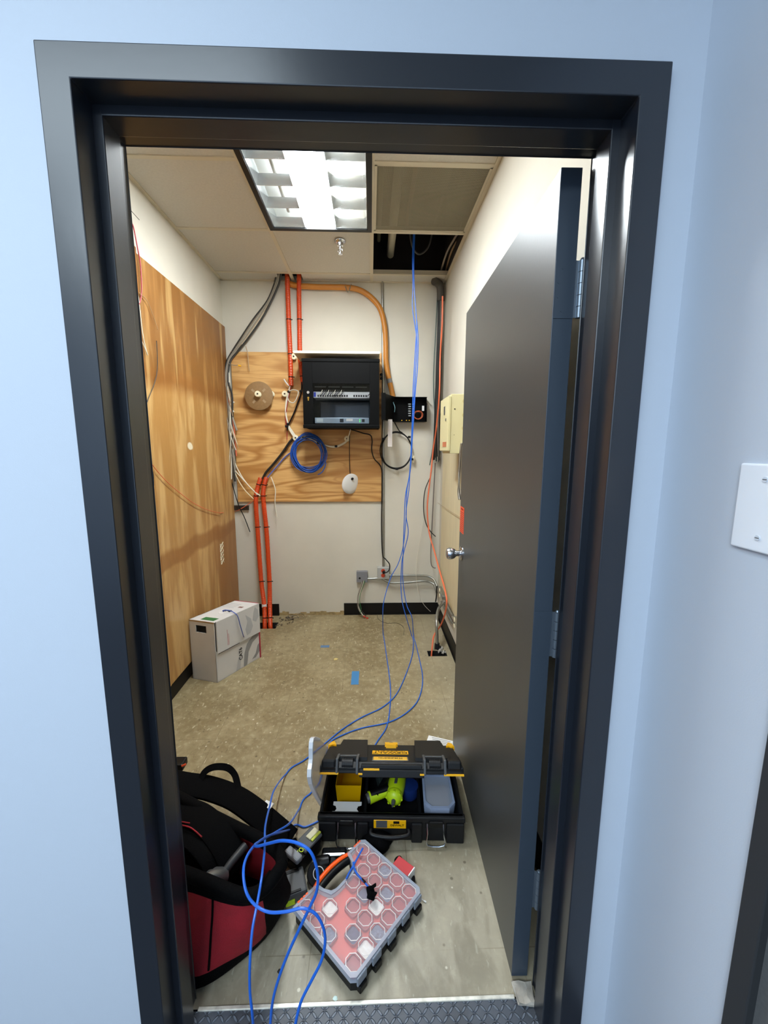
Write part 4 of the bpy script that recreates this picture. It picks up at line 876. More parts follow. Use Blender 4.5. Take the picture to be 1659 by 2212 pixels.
# floor bits
def flat(name,u0,v0,u1,v1,label,cat,m,h=.0012):
    a=onZ(u0,v1,0); c=onZ(u1,v0,0); b=bm_(); box(b,(a.x,a.y,0),(c.x,c.y,h)); tag(obj(name,b,m),label,cat)
flat('painters_tape',758,1450,776,1479,'rectangle of blue tape stuck flat on the floor','tape',m_bluetape)
flat('tape_scrap',692,1394,712,1399,'tiny scrap of blue tape on the floor near the back','tape',mat('faded_blue_tape','#5f7da0',.8))
def chip(u,v,s,m,label,cat='debris'):
    b=bm_(); q=onZ(u,v,0); r=bmesh.ops.create_icosphere(b,subdivisions=2,radius=s)
    for vv in r['verts']: vv.co=Vector((vv.co.x*rng.uniform(.8,1.3),vv.co.y*rng.uniform(.7,1.1),abs(vv.co.z)*.35))+q
    tag(obj('floor_chip',b,m),label,cat)
chip(725,1424,.016,mat('yellow_crumb','#d2bd7a',.8),'small yellowish crumb on the floor beyond the blue tape')
chip(724,2157,.006,mat('mint_chip','#cfe3dc',.7),'tiny pale chip on the floor near the threshold strip')
chip(604,2098,.006,mat('dark_chip','#2b2622',.7),'tiny dark speck between the blue cables near the threshold')
b=bm_(); q=onZ(1136,2143,0); r=bmesh.ops.create_cube(b,size=1)
for vv in r['verts']: vv.co=Vector((vv.co.x*.045*rng.uniform(.8,1.2),vv.co.y*.05*rng.uniform(.8,1.2),(vv.co.z+.5)*.014))+Vector((.932,.125,0))
bmesh.ops.subdivide_edges(b,edges=b.edges[:],cuts=2,use_grid_fill=True)
for vv in b.verts:
    if vv.co.z>.002: vv.co+=Vector((rng.uniform(-.003,.003),rng.uniform(-.003,.003),rng.uniform(-.003,.002)))
tag(obj('mortar_patch',b,m_concrete),'rough grey mortar lump at the foot of the door beside the threshold','debris')
b=bm_(); a=onZ(926,1589,.002); c=onZ(985,1603,.002); M=frame_m(a,c-a,Vector((0,1,0))); box(b,(0,-.10,0),((c-a).length+.06,0,.002),mx=M); o=obj('instruction_sheet',b,m_paper); tag(o,'white printed sheet lying on the floor behind the open tool box','paper')
b=bm_()
for i in range(7): box(b,(.02+i*.004,-.012-i*.011,.002),(.115+(i%3)*.01,-.009-i*.011,.0026),mx=M)
obj('printed_line',b,m_greyprint,o,world=True)
# ---------------------------------------------------------------- open tool box
TB=thing('tool_box','open black tool box with yellow trim and raised lid on the floor by the door','tool box',(.326,.588,0),rz=math.radians(-2.65))
TW,TD,TH=.540,.335,.110
MB_=world_of(TB)
b=bm_()
box(b,(0.012,.012,0),(TW-.012,TD,.012),.004); box(b,(0,0,.004),(TW,.014,TH),.004); box(b,(0,TD-.012,.004),(TW,TD,TH),.003); box(b,(0,0,.004),(.014,TD,TH),.004); box(b,(TW-.014,0,.004),(TW,TD,TH),.004)
box(b,(-.004,-.008,TH-.022),(TW+.004,.016,TH),.004); box(b,(.165,.0,.0),(.175,TD,TH-.02)); box(b,(.375,.0,.0),(.385,TD,TH-.02))
for x0_,x1_ in ((.0,.065),(.145,.185),(.345,.385),(.475,.54)): box(b,(x0_,-.012,.006),(x1_,.002,TH-.022),.004)
obj('box_body',b,m_black2,TB)
b=bm_(); tube(b,[(.195,-.006,.058),(.2,-.022,.050),(.265,-.028,.046),(.33,-.022,.050),(.335,-.006,.058)],.009,10); obj('carry_handle',b,m_black,TB,smooth=True)
b=bm_(); box(b,(.205,-.0105,.066),(.325,-.0075,.100),.003); lb=obj('front_label',b,m_yellow,TB)
b=bm_(); box(b,(.214,-.0112,.069),(.255,-.0100,.099)); obj('label_picture',b,m_toolgrey,lb)
b=bm_(); box(b,(.278,-.0112,.087),(.300,-.0100,.097)); obj('label_badge',b,m_black,lb)
text('label_print','DEWALT',(.292,-.0112,.080),(1,0,0),(0,0,1),.011,m_black,lb,width=.05,world=False)
def bail(name,xa,xb,pts):
    b=bm_(); tube(b,[(xa,pts[0][0],pts[0][1])]+[(xa,p[0],p[1]) for p in pts[1:]]+[(xb,p[0],p[1]) for p in reversed(pts)],.0028,8,3); return obj(name,b,m_chrome,TB,smooth=True)
bail('wire_latch',.072,.136,[(-.006,.085),(-.015,.060),(-.035,.012)])
bail('wire_latch',.404,.464,[(-.006,.085),(-.018,.055),(-.030,.018)])
for x0_ in (.066,.398):
    b=bm_(); box(b,(x0_,-.0065,.066),(x0_+.078,.001,.100),.002); box(b,(x0_+.012,-.014,.082),(x0_+.064,-.004,.098),.003); obj('latch_socket',b,m_black,TB)
# lid
th_=math.radians(26)
LM=Matrix.Translation((0,TD-.004,TH))@Matrix.Rotation(-th_,4,'X')
def lobj(name,b,m,parent=None,sm=False):
    if not isinstance(b,bpy.types.Mesh): bmesh.ops.transform(b,matrix=LM,verts=b.verts[:])
    return obj(name,b,m,parent or TB,smooth=sm)
LD=.335
b=bm_(); box(b,(0,-LD,0),(TW,-LD+.012,.020),.003); box(b,(0,-.012,0),(TW,0,.022),.003); box(b,(0,-LD,0),(.012,0,.024),.003); box(b,(TW-.012,-LD,0),(TW,0,.024),.003)
# sloping shell
prof=[(-LD,.018),(-LD+.02,.034),(-.05,.034),(0,.018),(0,.012),(-.05,.026),(-LD+.02,.026),(-LD,.010)]
a=[b.verts.new((.004,y,z)) for y,z in prof]; c=[b.verts.new((TW-.004,y,z)) for y,z in prof]; n=len(prof); b.faces.new(a); b.faces.new(c)
for i in range(n): b.faces.new((a[i],a[(i+1)%n],c[(i+1)%n],c[i]))
for x0_,x1_ in ((.055,.165),(.375,.490)):
    prism(b,[(x0_-.012,-.30),(x0_,-.012),(x1_,-.012),(x1_+.012,-.30)],.030,.046)
for x0_,x1_ in ((.006,.060),(.480,.534)): box(b,(x0_,-LD-.002,.012),(x1_,-LD+.075,.046),.008); 
box(b,(.155,-LD,.01),(.385,-LD+.045,.030),.003); box(b,(.150,-LD-.003,-.012),(.392,-LD+.012,.014),.003)
lid=lobj('lid',b,m_black2)
for x0_ in (.070,.400):
    b=bm_(); box(b,(x0_-.010,-LD-.006,-.002),(x0_,-LD+.07,.050),.003); box(b,(x0_+.066,-LD-.006,-.002),(x0_+.076,-LD+.07,.050),.003); box(b,(x0_,-LD+.050,.036),(x0_+.066,-LD+.064,.048),.002); lt=lobj('lid_latch',b,m_toolgrey)
    b=bm_(); cyl(b,(x0_+.012,-LD+.018,.028),(x0_+.054,-LD+.018,.028),.017,n=18); 
    for k in range(5): cyl(b,(x0_+.014+k*.009,-LD+.018,.028),(x0_+.018+k*.009,-LD+.018,.028),.0178,n=18)
    bmesh.ops.transform(b,matrix=LM,verts=b.verts[:]); obj('latch_barrel',b,m_black2,lt,smooth=False)
for x0_,x1_,z in ((.0,.072,-.003),(.146,.162,-.003),(.376,.392,-.003),(.466,.540,-.003),(.165,.225,.012)):
    b=bm_(); box(b,(x0_,-LD-.006,z),(x1_,-LD+.004,z+.006),.001); lobj('yellow_strip',b,m_yellow)['label']='yellow trim strip'
b=bm_(); prism(b,[(.243,-.055),(.243,-.085),(.248,-.085),(.248,-.105),(.292,-.105),(.292,-.085),(.298,-.085),(.298,-.055),(.280,-.055),(.276,-.062),(.264,-.062),(.260,-.055)],.034,.046); lobj('lid_catch',b,m_yellow)['label']='yellow catch'
for x0_,s_ in ((.002,1),(TW-.002,-1)):
    b=bm_(); prism(b,[(x0_,-.030),(x0_+s_*.012,-.012),(x0_+s_*.024,-.055),(x0_+s_*.030,-.085),(x0_+s_*.016,-.078),(x0_+s_*.006,-.090),(x0_-s_*.006,-.085)],.024,.040); lobj('corner_clip',b,m_yellow)['label']='yellow corner clip'
b=bm_(); box(b,(.192,-.205,.034),(.340,-.160,.0375),.001); pl_=lobj('brand_plate',b,m_yellow)
def ltext(name,s_,x,y,z,xa,ya,size,m,parent,width):
    me=text(name,s_,(x,y,z),xa,ya,size,m,None,width=width); me.data.transform(LM); me.parent=parent; return me
ltext('brand_print','DEWALT',.266,-.193,.0378,(-1,0,0),(0,-1,0),.030,m_black,pl_,.138)
ltext('series_print','TOUGHSYSTEM 2.0',.266,-.170,.0378,(-1,0,0),(0,-1,0),.014,m_black,pl_,.125)
b=bm_(); box(b,(.200,-LD+.048,.034),(.332,-LD+.086,.0365),.001); p2=lobj('series_plate',b,mat('pale_yellow_label','#f0b93a',.4))
ltext('series_print','TOUGHSYSTEM 2.0',.266,-LD+.066,.0368,(1,0,0),(0,1,0),.018,m_black,p2,.095)
b=bm_(); box(b,(.196,-LD+.040,.034),(.336,-LD+.090,.0350)); lobj('label_pocket',b,m_chrome)
# things in the tool box
def tbw(x,y,z): return MB_@Vector((x,y,z))
def open_bin(name,x0_,x1_,y0_,y1_,z0_,z1_,m,label,cat,taper=.008):
    b=bm_(); o_=[(x0_,y0_),(x1_,y0_),(x1_,y1_),(x0_,y1_)]
    cx_,cy2=(x0_+x1_)/2,(y0_+y1_)/2
    def ring(inset,z): return [b.verts.new(tbw(x+(inset if x<cx_ else -inset),y+(inset if y<cy2 else -inset),z)) for x,y in o_]
    R=[ring(taper,z0_),ring(0,z1_),ring(.002,z1_),ring(taper+.002,z0_+.003)]
    for p,q in zip(R,R[1:]):
        for i in range(4): b.faces.new((p[i],p[(i+1)%4],q[(i+1)%4],q[i]))
    b.faces.new(R[0]); b.faces.new(R[3]); return tag(obj(name,b,m),label,cat)
open_bin('parts_bin',.046,.150,.125,.31,.014,.118,mat('bin_yellow','#e0a800',.35),'open yellow bin in the left part of the tool box','bin')
b=bm_(); prism(b,[(.045,.035),(.055,.035),(.060,.045),(.055,.060),(.045,.064),(.045,.078),(.155,.078),(.155,.064),(.143,.060),(.138,.045),(.145,.035)],.088,.091,mx=MB_)
b.verts.ensure_lookup_table(); tag(obj('label_card',b,m_paper),'white notched card at the front of the yellow bin in the tool box','card')
# bright driver
dv=thing('power_screwdriver','lime green cordless screwdriver lying in the open tool box','screwdriver',tbw(.28,.10,.06))
A0=tbw(.300,.20,.095); A1=tbw(.280,.075,.105); ax=(A1-A0).normalized()
b=bm_(); lathe(b,[(.0,0),(.024,.002),(.034,.012),(.035,.05),(.032,.095),(.030,.10)],A0,ax,n=24); obj('motor_body',b,m_lime,dv,world=True,smooth=True)
b=bm_(); lathe(b,[(.0315,.0),(.033,.01),(.029,.022),(.0165,.032),(.0,.033)],A0+ax*.10,ax,n=24); 
for k in range(8):
    a_=k*math.pi/4; q=ax.to_track_quat('Z','Y').to_matrix(); o_=A0+ax*.112+q@Vector((math.cos(a_)*.029,math.sin(a_)*.029,0)); cyl(b,o_,o_+ax*.010,.005,n=8)
obj('clutch_ring',b,m_lime,dv,world=True,smooth=True)
b=bm_(); cyl(b,A0+ax*.130,A0+ax*.150,.009,.006,n=12); cyl(b,A0+ax*.150,A0+ax*.162,.003,n=6); obj('bit_holder',b,m_toolgrey,dv,world=True,smooth=True)
H0=A0+ax*.06; H1=tbw(.183,.100,.088)
b=bm_(); tube(b,[H0,H0.lerp(H1,.35),H0.lerp(H1,.8),H1],lambda t:.020+.005*abs(t-.4),14); hd=obj('handle',b,m_lime,dv,world=True,smooth=True)
b=bm_(); U_=Vector((0,0,.010)); tube(b,[H0.lerp(H1,.30)+U_,H0.lerp(H1,.6)+U_,H0.lerp(H1,.95)+U_],.0155,12); obj('handle_grip',b,m_black,hd,world=True,smooth=True)
b=bm_(); cyl(b,H1,H1+(H1-H0).normalized()*.010,.019,.017,n=16); obj('handle_cap',b,m_toolgrey,hd,world=True,smooth=True)
b=bm_(); qv=A0+ax*.055+Vector((0,0,.034)); obox(b,qv,ax*.05,Vector((.012,0,0)),Vector((0,0,.004)),.002); obj('selector',b,m_toolgrey,dv,world=True)
# frosted container on the right
b=bm_(); oc=[(.395,.055),(.420,.028),(.490,.028),(.515,.055),(.512,.20),(.398,.20)]
def inset(p,k): 
    cx_=sum(x for x,_ in p)/len(p); cy2=sum(y for _,y in p)/len(p); return [(x+(cx_-x)*k,y+(cy2-y)*k) for x,y in p]
def wallring(b,po,pi,z0_,z1_,po2=None,pi2=None):
    po2=po2 or po; pi2=pi2 or pi; n=len(po); R=[[b.verts.new((x,y,z)) for x,y in p] for p,z in ((po,z0_),(po2,z1_),(pi2,z1_),(pi,z0_))]
    for k in range(4):
        for i in range(n): b.faces.new((R[k][i],R[k][(i+1)%n],R[(k+1)%4][(i+1)%n],R[(k+1)%4][i]))
fc=thing('clear_container','frosted clear lidded container in the right part of the tool box','container',tbw(.455,.1,.05))
m_frost=mat('frosted_blue_clear','#b9c8e6',.3,alpha=.5)
wallring(b,inset(oc,.08),inset(oc,.11),.055,.108,oc,inset(oc,.03)); bmesh.ops.transform(b,matrix=MB_,verts=b.verts[:]); obj('container_wall',b,m_frost,fc,world=True)
b=bm_(); wallring(b,oc,inset(oc,.14),.108,.117); bmesh.ops.transform(b,matrix=MB_,verts=b.verts[:]); obj('lid_rim',b,m_frost,fc,world=True)
b=bm_(); prism(b,inset(oc,.14),.109,.111,mx=MB_); obj('lid_panel',b,mat('frosted_panel','#c9d2e2',.3,alpha=.35),fc,world=True)
b=bm_(); box(b,(.412,.06,.05),(.50,.17,.090),.006,mx=MB_); tag(obj('beige_parts',b,mat('beige_contents','#b79c88',.8,noise=.1,nscale=60)),'beige contents seen through the frosted container in the tool box','container contents')
# clear lid standing at the left
X_=.328; P_=[onX(u,v,X_) for u,v in ((701,1745),(673,1690),(674,1640),(676,1598),(690,1598),(713,1622),(716,1650),(716,1685))]
cl_=thing('frosted_cover','frosted clear lid standing on edge at the left end of the tool box','lid',P_[0])
b=bm_(); v1=[b.verts.new(p) for p in P_]; v2=[b.verts.new(p+Vector((.003,0,0))) for p in P_]; n=len(P_); b.faces.new(v1); b.faces.new(v2)
for i in range(n): b.faces.new((v1[i],v1[(i+1)%n],v2[(i+1)%n],v2[i]))
obj('lid_sheet',b,mat('clear_sheet','#dfe2e6',.3,alpha=.45),cl_,world=True)
b=bm_(); tube(b,[p+Vector((-.004,0,0)) for p in P_[:5]],0,flat=(.014,.010),k=4); obj('lid_rim',b,mat('clear_rim','#dfe6f0',.3,alpha=.7),cl_,world=True)
b=bm_(); box(b,(.205,.17,.05),(.275,.29,.10),.006,mx=MB_@Matrix.Rotation(.25,4,'Z')@Matrix.Translation((.05,-.07,0))); tag(obj('battery_pack',b,mat('dark_teal_grey','#25302f',.6)),'dark grey block behind the lime screwdriver in the tool box','battery')
b=bm_(); lathe(b,[(0,0),(.032,.002),(.038,.02),(.036,.05),(.0,.055)],tbw(.345,.16,.045),(0,0,1),n=24); tag(obj('blue_roll',b,mat('dark_blue','#102a66',.5),smooth=True),'dark blue round item between the screwdriver and the frosted container','roll')
b=bm_(); tube(b,[tbw(.21,.10,.10),tbw(.25,.17,.115),tbw(.29,.24,.13),tbw(.31,.30,.13)],.011,10); tag(obj('black_tool_handle',b,m_black,smooth=True),'black tool handle slanting behind the lime screwdriver','tool')
# ---------------------------------------------------------------- parts organiser
Lc=Vector((.279,.315,0)); e1=Vector((.689,.725,0)).normalized(); e2=Vector((.725,-.689,0))*1.0; e2=Vector((e1.y,-e1.x,0))
OL,OW_=.308,.268
OM=Matrix((e1,-e2,Vector((0,0,1)))).transposed().to_4x4(); OM.translation=Lc   # local x along e1, local -y along e2
og=thing('parts_organizer','clear lidded parts organizer with orange cups lying askew in front of the tool box','parts organizer',Lc,rot=OM.to_3x3())
def op(s_,t_): return (s_,-t_)
def outline(g=0,notch=True,r=.012):
    N=[op(g,g),op(.088,g)]
    if notch: N=[op(g,g),op(.094-g,g),op(.100-g,.030),op(.112-g,.052+g),op(.128,.058+g),op(.190,.058+g),op(.208+g,.050+g),op(.220+g,.030),op(.228+g,g)]
    else: N=[op(g,g)]
    return N+[op(OL-g-r,g),op(OL-g,g+r),op(OL-g,OW_-g-r),op(OL-g-r,OW_-g),op(g+r,OW_-g),op(g,OW_-g-r)]
b=bm_(); prism(b,outline(.006),.004,.040); obj('base_tray',b,m_black2,og)
m_cup=mat('orange_red_cup','#a81c14',.35); m_tray=mat('orange_tray','#e23e10',.4)
b=bm_(); prism(b,outline(.008),.0402,.0415); obj('tray_deck',b,m_tray,og)
cells=[]
for i in range(6):
    for j in range(5):
        s_=.030+i*.0495; t_=.030+j*.0518
        if 1<=i<=4 and j==0 and not (i==4 and False): 
            if .07<s_<.25: continue
        cells.append((s_,t_,i,j))
m_cont=[m_cup,mat('purple_parts','#4d4a68',.6,noise=.3,nscale=150),m_cup,mat('white_parts','#fff8ec',.35,noise=.1,nscale=120),mat('grey_parts','#6c7086',.5,noise=.4,nscale=200),m_cup]
for k,(s_,t_,i,j) in enumerate(cells):
    if (i+j)%7==3: continue
    x,y=op(s_,t_)
    b=bm_(); po=rrect(x,y,.043,.045,.010); pi_=rrect(x,y,.039,.041,.008); wallring(b,po,pi_,.0416,.050); obj('parts_cup',b,m_cup,og)
    b=bm_(); prism(b,rrect(x,y,.038,.040,.008),.0416,.0445 if k%3 else .047); obj('cup_contents',b,m_cont[(k*7+i*3+j)%6],og)
m_olid=mat('clear_lid_plastic','#e4d8de',.25,alpha=.15,spec=.2)
b=bm_(); prism(b,outline(.002),.0555,.0575); ol=obj('clear_lid',b,m_olid,og)
b=bm_(); 
po=outline(0); pi_=outline(.009)
wallring(b,po,pi_,.042,.0600); obj('lid_skirt',b,mat('grey_clear_skirt','#b4bccb',.3,alpha=.55),og)
m_ring=mat('lid_emboss','#fbf2ee',.15,alpha=.5)
for k,(s_,t_,i,j) in enumerate(cells):
    if (i+j)%7==3 : continue
    x,y=op(s_,t_); w_=.040
    po=rrect(x,y,w_,w_+.006,.012,1); pi_=rrect(x,y,w_-.004,w_+.002,.011,1); b=bm_(); wallring(b,po,pi_,.0576,.0588); obj('lid_emboss',b,m_ring,ol)
for s_ in (.03,.09,.155,.22,.28):
    b=bm_(); x,y=op(s_,OW_); box(b,(x-.018,y-.005,.030),(x+.018,y+.001,.056),.002); obj('lid_latch',b,mat('grey_clear_latch','#8b93a0',.3,alpha=.8) if s_==.03 else bpy.data.materials['grey_clear_latch'],og)
    b=bm_(); box(b,(x-.014,y-.010,.006),(x+.014,y+.006,.028),.003); obj('latch_keeper',b,m_black,og)
b=bm_(); tube(b,[Vector((*op(.080,.004),.052)),Vector((*op(.110,-.004),.055)),Vector((*op(.160,-.008),.056)),Vector((*op(.205,-.004),.055)),Vector((*op(.236,.004),.052))],.0075,10); obj('carry_handle',b,mat('orange_handle','#ff5a10',.4),og,smooth=True)
b=bm_(); tube(b,[Vector((*op(.088,.014),.046)),Vector((*op(.115,.009),.048)),Vector((*op(.160,.006),.048)),Vector((*op(.200,.009),.048)),Vector((*op(.230,.014),.046))],.012,10); obj('handle_grip',b,m_black,og,smooth=True)
for s0_,s1_ in ((.018,.06),(.262,.295)):
    b=bm_()
    for k in range(4):
        w_=(s1_-s0_)/4; x0_,y0_=op(s0_+k*w_,.002); box(b,(x0_,y0_-.002,.046),(x0_+w_*.8,y0_+.004,.0605),.001)
    obj('orange_hinge',b,bpy.data.materials['orange_handle'],og)
# blue lead on the organiser
za=.0655
cable('short_blue_lead',[onZ(784,1832,za+.012),onZ(774,1850,za+.004),onZ(762,1872,za),onZ(754,1886,za),onZ(748,1898,za)],.0031,m_blue,'short straight blue cable end lying across the organizer lid','cable')
sl=cable('short_blue_lead',[onZ(763,1862,za+.004),onZ(765,1875,za),onZ(773,1890,za),onZ(784,1902,za+.002),onZ(796,1916,za+.006)],.0031,m_blue,'curved blue cable end with a black wrap on the organizer lid','cable')
b=bm_(); tube(b,[onZ(782,1899,za+.001),onZ(790,1908,za+.004)],.0038,8); o=obj('black_band',b,m_black); o.data.transform(Matrix.Translation(o.location-sl.location)); o.location=(0,0,0); o.parent=sl
b=bm_(); q=onZ(801,1929,za+.006); tube(b,[onZ(799,1914,za+.02),onZ(800,1922,za+.014),onZ(802,1934,za+.008),onZ(800,1941,za)],0,flat=(.024,.010),k=5); tube(b,[onZ(799,1920,za+.016),onZ(806,1915,za+.026),onZ(812,1911,za+.032)],0,flat=(.010,.004)); tube(b,[onZ(803,1930,za+.012),onZ(809,1931,za+.018),onZ(812,1932,za+.020)],0,flat=(.012,.005)); tag(obj('hook_and_loop_wrap',b,m_blackfab),'crumpled black wrap on the organizer lid at the blue cable end','cable strap')

# ---------------------------------------------------------------- loose tools left of the organiser
lt=thing('cordless_light','grey and black cordless tool with lime lettering between bag and tool box','power tool',onZ(650,1840,0))
p0=onZ(628,1862,.05); p1=onZ(686,1803,.045); ax=(p1-p0); ax.z=0; an=ax.normalized(); sd=Vector((-an.y,an.x,0))
cen=(p0+p1)/2; L_=ax.length
b=bm_(); obox(b,(cen.x,cen.y,.030),an*L_*.95,sd*.062,Vector((0,0,.056)),.012); obj('tool_body',b,m_black,lt,world=True)
b=bm_(); obox(b,cen+Vector((0,0,.016))+an*.02,an*L_*.66,sd*.058,Vector((0,0,.012)),.005); obj('grey_cover',b,m_toolgrey,lt,world=True)
b=bm_(); obox(b,cen+Vector((0,0,.018))-an*L_*.40,an*.028,sd*.066,Vector((0,0,.020)),.006); obj('lamp_head',b,mat('silver_grey','#8d9298',.35),lt,world=True)
b=bm_(); obox(b,cen+Vector((0,0,.0245))+an*L_*.30,an*.045,sd*.022,Vector((0,0,.006)),.002); obj('pale_badge',b,mat('pale_badge','#cfc9a8',.4),lt,world=True)
b=bm_(); obox(b,cen+Vector((0,0,.0252))+an*L_*.30-sd*.018,an*.045,sd*.010,Vector((0,0,.006)),.002); obj('lime_button',b,mat('dull_lime','#b9c24a',.4),lt,world=True)
text('lime_print','RYOBI',cen+Vector((0,0,.0225))-an*.03-sd*.012,an,sd,.026,m_lime,lt,width=.05)
h=obj('hand_grip',(lambda b:(cyl(b,Vector((cen.x+.035,cen.y-.045,.025)),Vector((cen.x+.09,cen.y-.035,.03)),.024,.020,n=18),b)[1])(bm_()),m_black,lt,world=True,smooth=True)
# tape roll
q=onZ(687,1887,.022); ta=Vector((.25,-.55,.8)).normalized()
tr=thing('tape_roll','roll of black tape with white core beside the organizer handle','tape roll',q)
b=bm_(); lathe(b,[(.019,-.010),(.036,-.010),(.037,-.008),(.037,.008),(.036,.010),(.019,.010)],(0,0,0),ta,n=32); obj('tape',b,m_black,tr,smooth=True)
b=bm_(); lathe(b,[(.0,-.0095),(.0188,-.0095),(.0188,.0105),(.0165,.0105),(.0165,.002),(0,.002)],(0,0,0),ta,n=32); obj('core',b,m_paper,tr,smooth=True)
# battery slab
q=onZ(637,1925,.0); bt=thing('battery_pack','flat grey battery with lime edge on the floor beside the red bag','battery',q,rz=math.radians(20))
b=bm_(); box(b,(-.040,-.040,.002),(.036,.048,.038),.007); obj('battery_case',b,m_toolgrey,bt)
b=bm_(); box(b,(-.022,.030,.037),(.020,.040,.040),.002); box(b,(-.026,-.036,.037),(.016,-.028,.040),.002); obj('battery_slot',b,m_black,bt)
b=bm_(); box(b,(-.036,-.044,.004),(-.006,-.038,.022),.002); obj('lime_edge',b,m_lime,bt)
# glossy black case and pouch
b=bm_(); q=onZ(728,1842,.03); box(b,(q.x-.055,q.y-.012,.0),(q.x+.035,q.y+.022,.034),.008,3); box(b,(q.x-.05,q.y-.03,.0),(q.x+.03,q.y-.005,.014),.005); tag(obj('glossy_black_case',b,mat('glossy_black','#0a0a0c',.12,coat=.5)),'glossy black case between the lime lettered tool and the organizer','case')
b=bm_(); vs=bmesh.ops.create_icosphere(b,subdivisions=4,radius=1)['verts']; q=onZ(815,1838,0)
for v in vs: v.co=Vector((v.co.x*.055*(1+.12*math.sin(v.co.y*5)),v.co.y*.040*(1+.1*math.sin(v.co.x*6)),max(v.co.z,-.5)*.035+.0178))+Vector((q.x,q.y+.02,0))
tag(obj('black_pouch',b,m_blackfab,smooth=True),'soft black pouch squashed between the tool box and the organizer','pouch')
# red packet with dark clip
rp=thing('red_packet','small red packet with white edge sticking out behind the organizer','packet',onZ(872,1895,0),rz=-.7)
b=bm_(); box(b,(-.035,-.020,.002),(.030,.020,.045),.002); obj('packet_body',b,mat('packet_red','#c23338',.45),rp)
b=bm_(); box(b,(.0295,-.018,.003),(.033,.019,.046)); box(b,(-.03,-.0205,.002),(.03,-.0215,.01)); obj('white_edge',b,m_paper,rp)
for i,(u,v,w2) in enumerate(((861,1858,(.9,.5)),(889,1899,(1,0)))):
    q=onZ(u,v,.012); b=bm_(); d_=Vector((w2[0],w2[1],0)).normalized(); tube(b,[q-d_*.014,q,q+d_*.012],lambda t:.012*math.sin(math.pi*(.12+.76*t))**.5,12); tag(obj('rubber_knob',b,m_black,smooth=True),['rounded black end above the red packet behind the organizer','rounded black end right of the red packet behind the organizer'][i],'tool end')
b=bm_(); a=onZ(905,1938,.008); c=onZ(918,1947,.004); cyl(b,a,c,.0012,n=8); cyl(b,c-(c-a)*.15,c+(c-a)*.2,.0024,.002,n=10); tag(obj('cotton_swab',b,m_white,smooth=True),'white cotton swab tip on the floor right of the organizer','swab')

# ---------------------------------------------------------------- tool bag
bag=thing('tool_bag','open red and black fabric tool bag on the floor at the lower left','tool bag',(-.1,.33,0))
rim=[(.262,.272),(.235,.322),(.165,.372),(.09,.408),(-.03,.462),(-.16,.52),(-.30,.565),(-.42,.55),(-.475,.45),(-.44,.345),(-.3,.295),(-.15,.278),(-.01,.252),(.10,.222),(.185,.200),(.238,.222)]
base=[(.238,.375),(.20,.425),(.13,.455),(.05,.475),(-.05,.50),(-.17,.535),(-.28,.55),(-.38,.53),(-.43,.44),(-.41,.32),(-.30,.215),(-.15,.165),(.00,.152),(.085,.172),(.165,.235),(.222,.305)]
def closed(pts,k=4):
    n=len(pts); out=[]
    for i in range(n):
        p0,p1,p2,p3=[Vector((*pts[(i+j)%n],0)) for j in (-1,0,1,2)]
        for j in range(k):
            t=j/k; out.append(.5*((2*p1)+(-p0+p2)*t+(2*p0-5*p1+4*p2-p3)*t*t+(-p0+3*p1-3*p2+p3)*t**3))
    return out
RB,BB=closed(rim),closed(base); NN=len(RB); cen2=Vector((-.1,.34,0))
rimz=[.262+.012*math.sin(i/NN*2*math.pi*3+1)-.02*math.exp(-((i-4)/6)**2) for i in range(NN)]
zs=[0,.012,.05,.085,.13,.18,.225,1.0]
b=bm_(); rings=[]
for zi,z in enumerate(zs):
    rg=[]
    for i in range(NN):
        t=min(z/.26,1); zz=z if z<.9 else rimz[i]; p=BB[i].lerp(RB[i],t); bulge=.020*math.sin(math.pi*min(t,1)) *(1+.4*math.sin(i*.9+z*20)); d_=(p-cen2).normalized()
        if zi==0: p=p-d_*.012
        p=p+d_*bulge; rg.append(b.verts.new((p.x,p.y,zz*(rimz[i]/.26) if .2<z<.9 else zz)))
    rings.append(rg)
inner=[]
for t,zz in ((1,None),(.6,.15),(.3,.035)):
    rg=[]
    for i in range(NN):
        p=BB[i].lerp(RB[i],t); d_=(p-cen2).normalized(); p=p-d_*.012; rg.append(b.verts.new((p.x,p.y,rimz[i]-.001 if zz is None else zz)))
    inner.append(rg)
def fidx(i,zi):
    ang=i/NN
    near=(.60<ang<.905)     # side facing the doorway
    if 2<=zi<=5 and (near or .10<ang<.19): return 1
    return 0
for zi in range(len(rings)-1):
    for i in range(NN):
        f=b.faces.new((rings[zi][i],rings[zi][(i+1)%NN],rings[zi+1][(i+1)%NN],rings[zi+1][i])); f.material_index=fidx(i,zi+ (0))
for p,q in zip([rings[-1]]+inner,inner):
    for i in range(NN):
        f=b.faces.new((p[i],p[(i+1)%NN],q[(i+1)%NN],q[i])); f.material_index=1 if (i/NN<.2 or i/NN>.8) else 0
b.faces.new(rings[0]); b.faces.new(inner[-1])
obj('bag_body',b,[m_blackfab,m_redfab],bag,world=True,smooth=True)
b=bm_(); pr=[Vector((RB[i].x,RB[i].y,rimz[i]+.002)) for i in range(0,NN,2)]; pr.append(pr[0]); tube(b,pr,.0175,10,4); obj('padded_rim',b,m_blackfab,bag,world=True,smooth=True)
def ringpt(frac,z,out=.004):
    i=int(frac*NN)%NN; t=min(z/.26,1); p=BB[i].lerp(RB[i],t); d_=(p-cen2).normalized(); p=p+d_*(.02*math.sin(math.pi*t)*(1+.4*math.sin(i*.9+z*20))+out); return Vector((p.x,p.y,z))
b=bm_(); tube(b,[ringpt(.80,z) for z in (.06,.1,.14,.19,.23)],.003,6); obj('side_seam',b,m_blackfab,bag,world=True)
